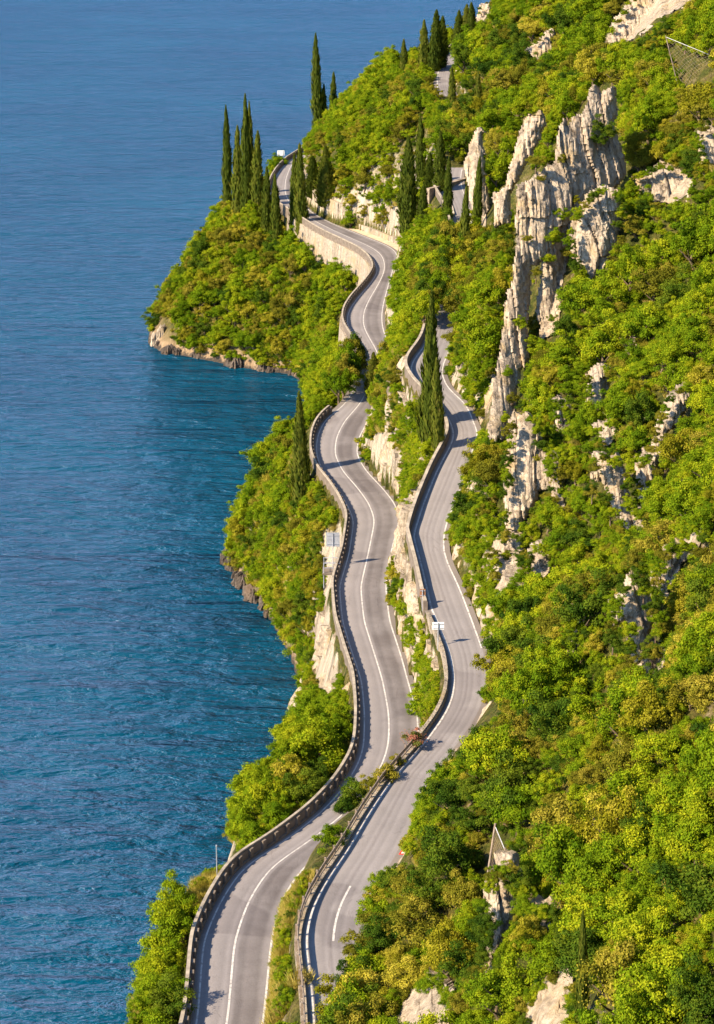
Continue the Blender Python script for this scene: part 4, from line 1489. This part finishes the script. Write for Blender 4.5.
for px, py, rp, k, where in SINGLE:
    p = land_hit(px, py + rp * 1.0)
    d = np.linalg.norm(p - np.array([0, 0, CAMZ]))
    x, y = p[0], p[1]
    r = rp / FPX * d
    LL, LR, UL = float(fLL(y)), float(fLR(y)), float(fUL(y))
    if where == 'b':
        # between the roads: stand it on the strip that this line of sight crosses
        for q in np.arange(y - 25, y + 25, 0.25):
            xx = ray(px, py)[0] / ray(px, py)[1] * q
            if fLR(q) + 0.6 < xx < fUL(q) - 0.4:
                zz = h1(xx, q)
                ppy = project(xx, q, zz + r * 0.95)[1]
                if abs(ppy - py) < 3:
                    x, y = xx, q
                    break
    if where == 's':
        best = None
        for q in np.arange(y - 40, y + 40, 0.5):
            xx = ray(px, py)[0] / ray(px, py)[1] * q
            if shore_sd(np.array([xx]), np.array([q]))[0] > -0.5 and xx < fLL(q) - 0.9:
                zz = max(h1(xx, q), 0.7)
                e = abs(project(xx, q, zz + r * 0.95)[1] - py)
                if best is None or e < best[0]:
                    best = (e, xx, q)
        if best:
            x, y = best[1], best[2]
    plant_many(x, y, r, rn, 0.5, k, True, 1.0)
    if where == 'b':
        q_ = list(plants[-1])
        q_[2] -= 0.45 * r
        plants[-1] = tuple(q_)

# trees that overhang the hidden stretches of the two roads
HK = ['bright', 'olive', 'dark', 'golden']
for k, y in enumerate(np.arange(254, 294, 3.4)):
    plant_many(float(fUL(y)) - 0.5, y, 2.1 + 0.5 * rn.random(), rn, .5, HK[k % 3], True, 1.25)
    plant_many(float(fUR(y)) + 0.3, y + 1.5, 2.2 + 0.5 * rn.random(), rn, .5, HK[(k + 1) % 4], True, 1.25)
for k, y in enumerate(np.arange(351, 376, 3.6)):
    plant_many(float(fUL(y)) - 0.5, y, 2.5 + 0.5 * rn.random(), rn, .5, HK[k % 4], True, 1.2)
    plant_many(float(fUR(y)) + 0.3, y + 2, 2.4 + 0.5 * rn.random(), rn, .5, HK[(k + 2) % 4], True, 1.2)
for k, y in enumerate(np.arange(272.5, 288, 2.6)):
    plant_many(float(fLL(y)) - 0.8, y, 2.2 + 0.3 * rn.random(), rn, .5, HK[k % 3], True, 1.45)
    plant_many(float(fLR(y)) + 0.9, y + 1, 2.0 + 0.3 * rn.random(), rn, .5, HK[(k + 1) % 3], True, 1.4)
# bushes that hang over the hill-side edge of the near upper road
for y, o0 in ((101.5, 1.0), (104.5, 1.5), (107.5, 2.2), (110.5, 3.0), (113.5, 3.8)):
    for k, x_ in enumerate(np.arange(float(fUL(y)) + o0, float(fUR(y)) + 1.5, 1.3)):
        plant_many(x_, y + 0.5 * rn.normal(), 1.25 + 0.4 * rn.random(), rn, .5, HK[(k + int(y)) % 4], True, 1.05)
for k, y in enumerate(np.arange(80, 98, 1.5)):
    plant_many(float(fUL(y)) + 1.6 + 1.5 * (k % 2), y, 1.6 + 0.4 * rn.random(), rn, .5, HK[(k + 2) % 4], True, 1.1)
for k, y in enumerate(np.arange(84, 107, 1.6)):
    plant_many(float(fUR(y)) - 0.5 - 0.9 * (k % 2), y, 1.7 + 0.5 * rn.random(), rn, .5, HK[(k * 3 + 1) % 4], True, 1.1)
for k, y in enumerate(np.arange(96, 119, 1.7)):
    lean = 1.4 * sstep(118, 104, y) if False else 1.6 * (1 - float(sstep(104, 119, y)))
    plant_many(float(fUR(y)) + 1.2 - lean, y, 1.25 + 0.5 * rn.random(), rn, .5, HK[(k * 3) % 4], True, 1.0)

# big crowns first, then smaller ones fill the gaps
for (n, r0, r1, pack) in ((15000, 2.0, 2.9, 0.62), (50000, 1.2, 2.0, 0.60), (110000, 0.7, 1.2, 0.58)):
    ys = 60 + 580 * rn.random(n) ** 1.15
    xs = rn.uniform(-45, 150, n)
    # the steep lake side gets its own share of candidates
    m = n // 3
    y2 = rn.uniform(95, 520, m)
    x2 = fLL(y2) - rn.random(m) * np.where((y2 > 370) & (y2 < 470), 40, 20)
    xs, ys = np.concatenate([xs, x2]), np.concatenate([ys, y2])
    ok = (xs < 0.38 * ys + 14) & (xs > -0.12 * ys - 20)
    xs, ys = xs[ok], ys[ok]
    rs = rn.uniform(r0, r1, len(xs)) * (1.0 + 0.25 * sstep(250, 450, ys))
    if r0 > 0.9:
        gap = (vnoise(xs / 4.5, ys / 6.0, 0, 91) > 0.52) & (xs > fUR(ys) + 3)
        xs, ys, rs = xs[~gap], ys[~gap], rs[~gap]
    rs = np.where(((xs < fUR(ys)) | (ys < 200)) & (rs > 2.1), rs * 0.78, rs)
    plant_many(xs, ys, rs, rn, pack)

# bushes rooted in the rock cuttings, leaving the barest faces open
for y0, y1, lo, hi, bulge in LEDGES:
    n = int((y1 - y0) * 5.0)
    yy = rn.uniform(y0, y1, n)
    tt = rn.random(n) ** 0.8
    (xa, za), (xb, zb) = lo(yy), hi(yy)
    xx, zz = xa + (xb - xa) * tt ** (1 + bulge) - 0.1, za + (zb - za) * tt - 0.5
    rr = rn.uniform(0.45, 1.15, n)
    px, py, dist = project(xx, yy, zz + rr)
    rp = rr * FPX / dist
    a_, _s = disc_frac(CLEAR, px, py, rp * .8)
    kd = kinds_for(xx, yy, rn)
    for i in np.where((a_ < 0.18) & (zz > 0.3))[0]:
        plants.append((xx[i], yy[i], zz[i], rr[i], str(kd[i]), int(rn.integers(3)), rn.uniform(0, 6.28), rn.uniform(.7, 1.1), px[i], py[i], rp[i], dist[i]))
for px_, py_, rpx, kd in ((604, 128, 13, 'dark'), (598, 138, 9, 'dark'), (562, 212, 11, 'bright'), (553, 236, 12, 'bright'), (566, 252, 9, 'olive'), (548, 258, 8, 'bright'), (574, 232, 9, 'bright'), 
                          (575, 200, 6, 'golden'), (536, 272, 8, 'olive'), (521, 322, 8, 'bright'), (508, 372, 7, 'bright'), (512, 398, 9, 'olive'), (505, 418, 7, 'bright'), (562, 158, 6, 'olive'), (527, 238, 6, 'olive'), (580, 258, 7, 'olive'),
                          (609, 196, 6, 'dark'), (533, 340, 8, 'bright'), (553, 318, 7, 'dark'), (578, 240, 7, 'olive'), (536, 160, 9, 'olive'), (541, 178, 5, 'olive')):
    D_ = float(crag_dist(np.array(px_), np.array(py_))) - 0.4
    d_ = ray(px_, py_)
    rr = rpx * D_ / FPX
    X_, Z_ = d_[0] / d_[1] * D_, CAMZ + d_[2] / d_[1] * D_ - rr * 0.95
    plants.append((X_, D_, Z_, rr, kd, int(rn.integers(3)), rn.uniform(0, 6.28), 0.95, px_, py_, rpx, D_))
for pol, fd in FRINGE:
    n_ = len(pol)
    for i_ in range(n_):
        (xa_, ya_), (xb_, yb_) = pol[i_], pol[(i_ + 1) % n_]
        L_ = math.hypot(xb_ - xa_, yb_ - ya_)
        for s_ in np.arange(0, 1, 7.0 / max(L_, 7.0)):
            if rn.random() < 0.22:
                continue
            px_, py_ = xa_ + (xb_ - xa_) * s_ + rn.normal() * 1.5, ya_ + (yb_ - ya_) * s_ + 1.5 + rn.normal()
            g_ = hit(px_, py_ + 3)
            D_ = min(float(fd(np.array(px_), np.array(py_))), g_[1]) - 0.9
            d_ = ray(px_, py_)
            rr = rn.uniform(0.4, 0.85)
            X_, Z_ = d_[0] / d_[1] * D_, CAMZ + d_[2] / d_[1] * D_ - rr * 0.95
            plants.append((X_, D_, Z_, rr, ('bright', 'olive', 'bright', 'dark')[int(rn.integers(4))], int(rn.integers(3)), rn.uniform(0, 6.28), 1.0, px_, py_, rr * FPX / D_, D_))
print('plants', len(plants))
# rank by what the photograph's camera sees of each crown
S2 = 1
idb = np.full((H, W), -1, np.int32)
order = sorted(range(len(plants)), key=lambda i: -plants[i][11])
for i in order:
    px, py, rp = plants[i][8:11]
    x0, x1, y0, y1 = max(int(px - rp), 0), min(int(px + rp) + 1, W), max(int(py - rp), 0), min(int(py + rp) + 1, H)
    if x0 >= x1 or y0 >= y1:
        continue
    yy, xx = np.mgrid[y0:y1, x0:x1]
    ins = (xx + .5 - px) ** 2 + (yy + .5 - py) ** 2 <= (rp * .9) ** 2
    idb[y0:y1, x0:x1][ins] = i
seen = np.bincount(idb[idb >= 0], minlength=len(plants))
TREE_R = 1.75
trees = [i for i in range(len(plants)) if plants[i][3] >= TREE_R]
shrubs = [i for i in range(len(plants)) if plants[i][3] < TREE_R]
trees.sort(key=lambda i: -seen[i])
shrubs.sort(key=lambda i: -seen[i])
solo = set(trees[:290]) | set(shrubs[:290])
print('trees', len(trees), 'shrubs', len(shrubs), 'smallest solo', seen[trees[289]] if len(trees) > 289 else 0, seen[shrubs[289]])

LANDMARK = [((333, 548), 'the grey backed road sign'), ((438, 626), 'the white parapet sign'), ((398, 856), 'the red warning triangle'), ((500, 920), 'the near cream rock pillar'),
            ((492, 868), 'the narrow net'), ((582, 965), 'the thin near cypress'), ((552, 1005), 'the bottom rough outcrop'), ((420, 1010), 'the tan rock shelf'), ((576, 640), 'the upright rock slab'),
            ((635, 630), 'the split rock ledge'), ((675, 572), 'the square pale outcrop'), ((668, 445), 'the tall broken outcrop'), ((618, 490), 'the twin brown outcrops'), ((557, 483), 'the bright rock pillar'),
            ((525, 470), 'the rock wall under the crag'), ((505, 560), 'the rock wall over the bend'), ((585, 150), 'the crag spires'), ((505, 350), 'the crag foot'), ((600, 260), 'the crag shaded side'),
            ((530, 150), 'the leaning spire'), ((474, 180), 'the cream slab'), ((690, 70), 'the large net'), ((650, 15), 'the top corner rock face'), ((541, 42), 'the top outcrop'), ((430, 365), 'the tall dark cypress'),
            ((302, 450), 'the lone conical cypress'), ((437, 200), 'the white hairpin wall'), ((455, 95), 'the topmost road stretch'), ((330, 210), 'the ribbed concrete wall'), ((250, 160), 'the cape cypress row'),
            ((163, 330), 'the cape rock nose'), ((345, 265), 'the pale bend wall'), ((318, 85), 'the ridge cypress'), ((325, 660), 'the cream lake cliff'), ((217, 865), 'the thin grey pole'), ((385, 450), 'the cliff between the roads'),
            ((413, 735), 'the pink flowering shrub'), ((245, 580), 'the headland boulders'), ((650, 185), 'the mossy rock patch'), ((610, 360), 'the short rock step'), ((532, 716), 'the small cream outcrop'), ((562, 420), 'the small pale step'), ((609, 438), 'the bare rock lip'), ((541, 568), 'the cracked rock band'), ((470, 735), 'the tan roadside bank')]
ORD = ['', 'second ', 'third ', 'fourth ', 'fifth ', 'sixth ', 'seventh ', 'eighth ', 'ninth ', 'tenth ', 'eleventh ', 'twelfth ']
LOOK = {'bright': 'bright green', 'golden': 'golden yellow', 'dark': 'dark green', 'olive': 'dull olive'}


def compass(dx, dy):
    if abs(dx) > abs(dy):
        return 'right of' if dx > 0 else 'left of'
    return 'below' if dy > 0 else 'above'


label_of = {}
buckets = {}
for i in solo:
    px, py, rp = plants[i][8:11]
    d, name, q = min((math.hypot(px - a, py - b), nm, (px - a, py - b)) for (a, b), nm in LANDMARK)
    tr = plants[i][3] >= TREE_R
    buckets.setdefault((LOOK[plants[i][4]], 'tree' if tr else 'shrub', compass(*q), name), []).append((d, i))
for (look, word, cp, name), lst in buckets.items():
    lst.sort()
    for k, (d, i) in enumerate(lst):
        label_of[i] = f"{look} {word}, {ORD[min(k, 11)] + 'nearest' if k else 'closest'} one {cp} {name}"

proto_crown = {}


def stand(i):
    x, y, z, r, k, v, rot, hs = plants[i][:8]
    tr = r >= TREE_R
    root = bpy.data.objects.new('leafy_tree' if tr else 'leafy_shrub', None)
    root.empty_display_size = 0.3
    root.location = (x, y, z - 0.15 * r)
    root.rotation_euler = (0, 0, rot)
    root.scale = (r, r, r * hs)
    COL.objects.link(root)
    tag(root, label_of[i], 'tree' if tr else 'shrub', 'leafy trees on the coastal slope' if tr else 'leafy shrubs on the coastal slope')
    c = bpy.data.objects.new('crown', CROWN[k][v])
    COL.objects.link(c)
    c.parent = root
    t = bpy.data.objects.new('trunk', TRUNK[v])
    COL.objects.link(t)
    t.parent = root
    proto_crown.setdefault((k, v), c)


for i in sorted(solo):
    stand(i)


# ------------------------------------------------------------------ the uncounted rest: woodland, undergrowth and dry grass, one object each
def scatter(name, pts, label, cat, protos):
    """pts: (x, y, z, proto index, rot, sx, sz); instances of crown objects that already stand in the scene"""
    me = bpy.data.meshes.new(name)
    me.from_pydata([p[:3] for p in pts], [], [])
    for nm, col in (('which', 3), ('turn', 4), ('wide', 5), ('tall', 6)):
        a = me.attributes.new(nm, 'FLOAT', 'POINT')
        a.data.foreach_set('value', np.array([p[col] for p in pts], np.float32))
    ob = bpy.data.objects.new(name, me)
    COL.objects.link(ob)
    ng = bpy.data.node_groups.new(name + '_nodes', 'GeometryNodeTree')
    ng.interface.new_socket('Geometry', in_out='INPUT', socket_type='NodeSocketGeometry')
    ng.interface.new_socket('Geometry', in_out='OUTPUT', socket_type='NodeSocketGeometry')
    N, L = ng.nodes, ng.links
    gi, go = N.new('NodeGroupInput'), N.new('NodeGroupOutput')

    def attr(nm):
        a = N.new('GeometryNodeInputNamedAttribute')
        a.data_type = 'FLOAT'
        a.inputs['Name'].default_value = nm
        return a.outputs['Attribute']
    which, turn, wide, tall = attr('which'), attr('turn'), attr('wide'), attr('tall')
    rotv = N.new('ShaderNodeCombineXYZ')
    L.new(turn, rotv.inputs[2])
    scv = N.new('ShaderNodeCombineXYZ')
    L.new(wide, scv.inputs[0])
    L.new(wide, scv.inputs[1])
    L.new(tall, scv.inputs[2])
    join = N.new('GeometryNodeJoinGeometry')
    for k, po in enumerate(protos):
        cmp = N.new('FunctionNodeCompare')
        cmp.data_type = 'FLOAT'
        cmp.operation = 'EQUAL'
        fl = [s for s in cmp.inputs if s.type == 'VALUE']
        L.new(which, fl[0])
        fl[1].default_value = float(k)
        fl[2].default_value = 0.1
        oi = N.new('GeometryNodeObjectInfo')
        oi.transform_space = 'ORIGINAL'
        oi.inputs['Object'].default_value = po
        oi.inputs['As Instance'].default_value = True
        ip = N.new('GeometryNodeInstanceOnPoints')
        L.new(gi.outputs[0], ip.inputs['Points'])
        L.new(cmp.outputs[0], ip.inputs['Selection'])
        L.new(oi.outputs['Geometry'], ip.inputs['Instance'])
        L.new(rotv.outputs[0], ip.inputs['Rotation'])
        L.new(scv.outputs[0], ip.inputs['Scale'])
        L.new(ip.outputs[0], join.inputs[0])
    L.new(join.outputs[0], go.inputs[0])
    md = ob.modifiers.new('scatter', 'NODES')
    md.node_group = ng
    return tag(ob, label, cat, kind='stuff')


keys = sorted(proto_crown)
protos = [proto_crown[k] for k in keys]
kidx = {k: i for i, k in enumerate(keys)}
any_kind = {k[0]: i for i, k in enumerate(keys)}
wood = []
for i, p in enumerate(plants):
    if i not in solo:
        x, y, z, r, k, v, rot, hs = p[:8]
        wood.append((x, y, z - 0.15 * r, kidx.get((k, v), any_kind.get(k, 0)), rot, r, r * hs))
scatter('woodland', wood, 'mass of smaller and farther bushes covering the coastal slopes', 'woodland', protos)

under = []
n = 80000
ys = 60 + 500 * rn.random(n) ** 1.3
xs = rn.uniform(-48, 110, n)
y2 = rn.uniform(95, 480, 45000)
x2 = fLL(y2) - 1.2 - rn.random(45000) * 16
y3 = rn.uniform(110, 300, 20000)
x3 = fLR(y3) + 1 + rn.random(20000) * np.maximum(fUL(y3) - fLR(y3) - 2, 0.1)
xs, ys = np.concatenate([xs, x2, x3]), np.concatenate([ys, y2, y3])
zs = height(xs, ys)
LLs, LRs, ULs, URs = fLL(ys), fLR(ys), fUL(ys), fUR(ys)
free = ((xs < LLs - 1.3) | ((xs > LRs + 1.1) & (xs < ULs - 1.1)) | (xs > URs + 1.1)) & (zs > 0.5) & (xs < 0.38 * ys + 14)
grass_pts = []
xs, ys, zs = xs[free], ys[free], zs[free]
px, py, dist = project(xs, ys, zs + 0.3)
rs = rn.uniform(0.35, 0.8, len(xs))
rp = rs * FPX / dist
ok = (px > -100) & (px < W + 330) & (py > -60) & (py < H + 150)
a_, s_ = disc_frac(CLEAR, px, py - rp * .5, rp)
b_, s_ = disc_frac(LAND, px, py, rp)
ok &= (a_ <= 0.15) & ((b_ > 0.7) | (s_ == 0))
xs, ys, zs, rs = xs[ok], ys[ok], zs[ok], rs[ok]
kd = kinds_for(xs, ys, rn)
strip = ((xs > fLR(ys)) & (xs < fUL(ys)) & (ys < 145)) | ((xs < fLL(ys)) & (ys < 140) & (xs > fLL(ys) - 6))
isg = rn.random(len(xs)) < np.where(strip, 0.75, 0.12)
for x, y, z, r, k, g in zip(xs, ys, zs, rs, kd, isg):
    if g:
        grass_pts.append((x, y, z - 0.05, int(rn.integers(2)), rn.uniform(0, 6.28), r * 1.1, r * 1.2))
    else:
        under.append((x, y, z - 0.25 * r, any_kind.get(str(k), 0), rn.uniform(0, 6.28), r, r * rn.uniform(0.7, 1.1)))
print('undergrowth', len(under), 'grass', len(grass_pts))
scatter('undergrowth', under, 'low scrub filling the gaps between the bushes', 'undergrowth', protos)
gp = []
for s, (gxp, gyp) in enumerate(((150, 930), (300, 985))):
    pt = land_hit(gxp, gyp)
    g = link_mesh('dry_grass_tuft', [(0, 0, 0)], [], None)
    g.data = GRASS[s]
    g.location = pt
    tag(g, ('tall tuft of dry yellow grass outside the near parapet', 'tuft of dry yellow grass on the strip between the near roads')[s], 'grass tuft')
    gp.append(g)
scatter('dry_grass', grass_pts, 'dry yellow grass on the verges', 'grass', gp)

# the pink flowering shrub between the roads
p = None
for q in np.arange(130, 180, 0.25):
    xx = ray(413, 738)[0] / ray(413, 738)[1] * q
    if fLR(q) + 0.4 < xx < fUL(q) - 0.3:
        if abs(project(xx, q, h1(xx, q) + 1.0)[1] - 735) < 3:
            p = (xx, q)
            break
if p is None:
    p = tuple(land_hit(412, 745)[:2])
root = empty('flowering_shrub', (p[0], p[1], h1(*p) - 0.1), 'pink flowering shrub between the two roads under the guardrail', 'shrub')
root.scale = (1.15, 1.15, 1.1)
for nm, me in (('crown', PINK), ('trunk', TRUNK[1])):
    o = bpy.data.objects.new(nm, me)
    COL.objects.link(o)
    o.parent = root

# ------------------------------------------------------------------ cypresses, each on its own
CG = 'slender cypresses dotted along the coast road'
for i, (bx, by, ty, wpx, lab) in enumerate(CYPRESS):
    if i in (31, 32):      # on the strip left of the upper road
        q0 = 225.0 if i == 31 else 221.0
        d = ray(bx, by)
        ok = None
        for q in np.arange(195, 262, 0.25):
            xx = d[0] / d[1] * q
            zz = h1(xx, q)
            if fLR(q) + 1.2 < xx < fUL(q) - 0.9 and abs(project(xx, q, zz)[1] - by) < 4:
                ok = (xx, q, zz)
                break
        p = np.array(ok) if ok else land_hit(bx, by)
    else:
        p = land_hit(bx, by + 2)
    d = ray(bx, ty)
    s = p[1] / d[1]
    ht = CAMZ + d[2] * s - p[2]
    dist = np.linalg.norm(p - np.array([0, 0, CAMZ]))
    rr = wpx / 2 / FPX * dist * 1.05
    root = bpy.data.objects.new('cypress_tree', None)
    root.location = (p[0], p[1], p[2] - 0.2)
    root.rotation_euler = (0.03 * math.sin(i * 1.7), 0.03 * math.sin(i * 2.9), (i * 2.399) % 6.28)
    COL.objects.link(root)
    tag(root, lab, 'cypress', CG)
    c = bpy.data.objects.new('crown', CYPW if wpx > 16.5 and i != 26 else CYP[i % 3])
    c.scale = (rr, rr, ht)
    COL.objects.link(c)
    c.parent = root
    t = MB()
    t.tube([(0, 0, -0.8), (0, 0, ht * 0.3), (0, 0, ht * 0.8)], [0.05 * ht ** .6, 0.035 * ht ** .6, 0.03], 7)
    t.build('trunk', M['bark'], root)
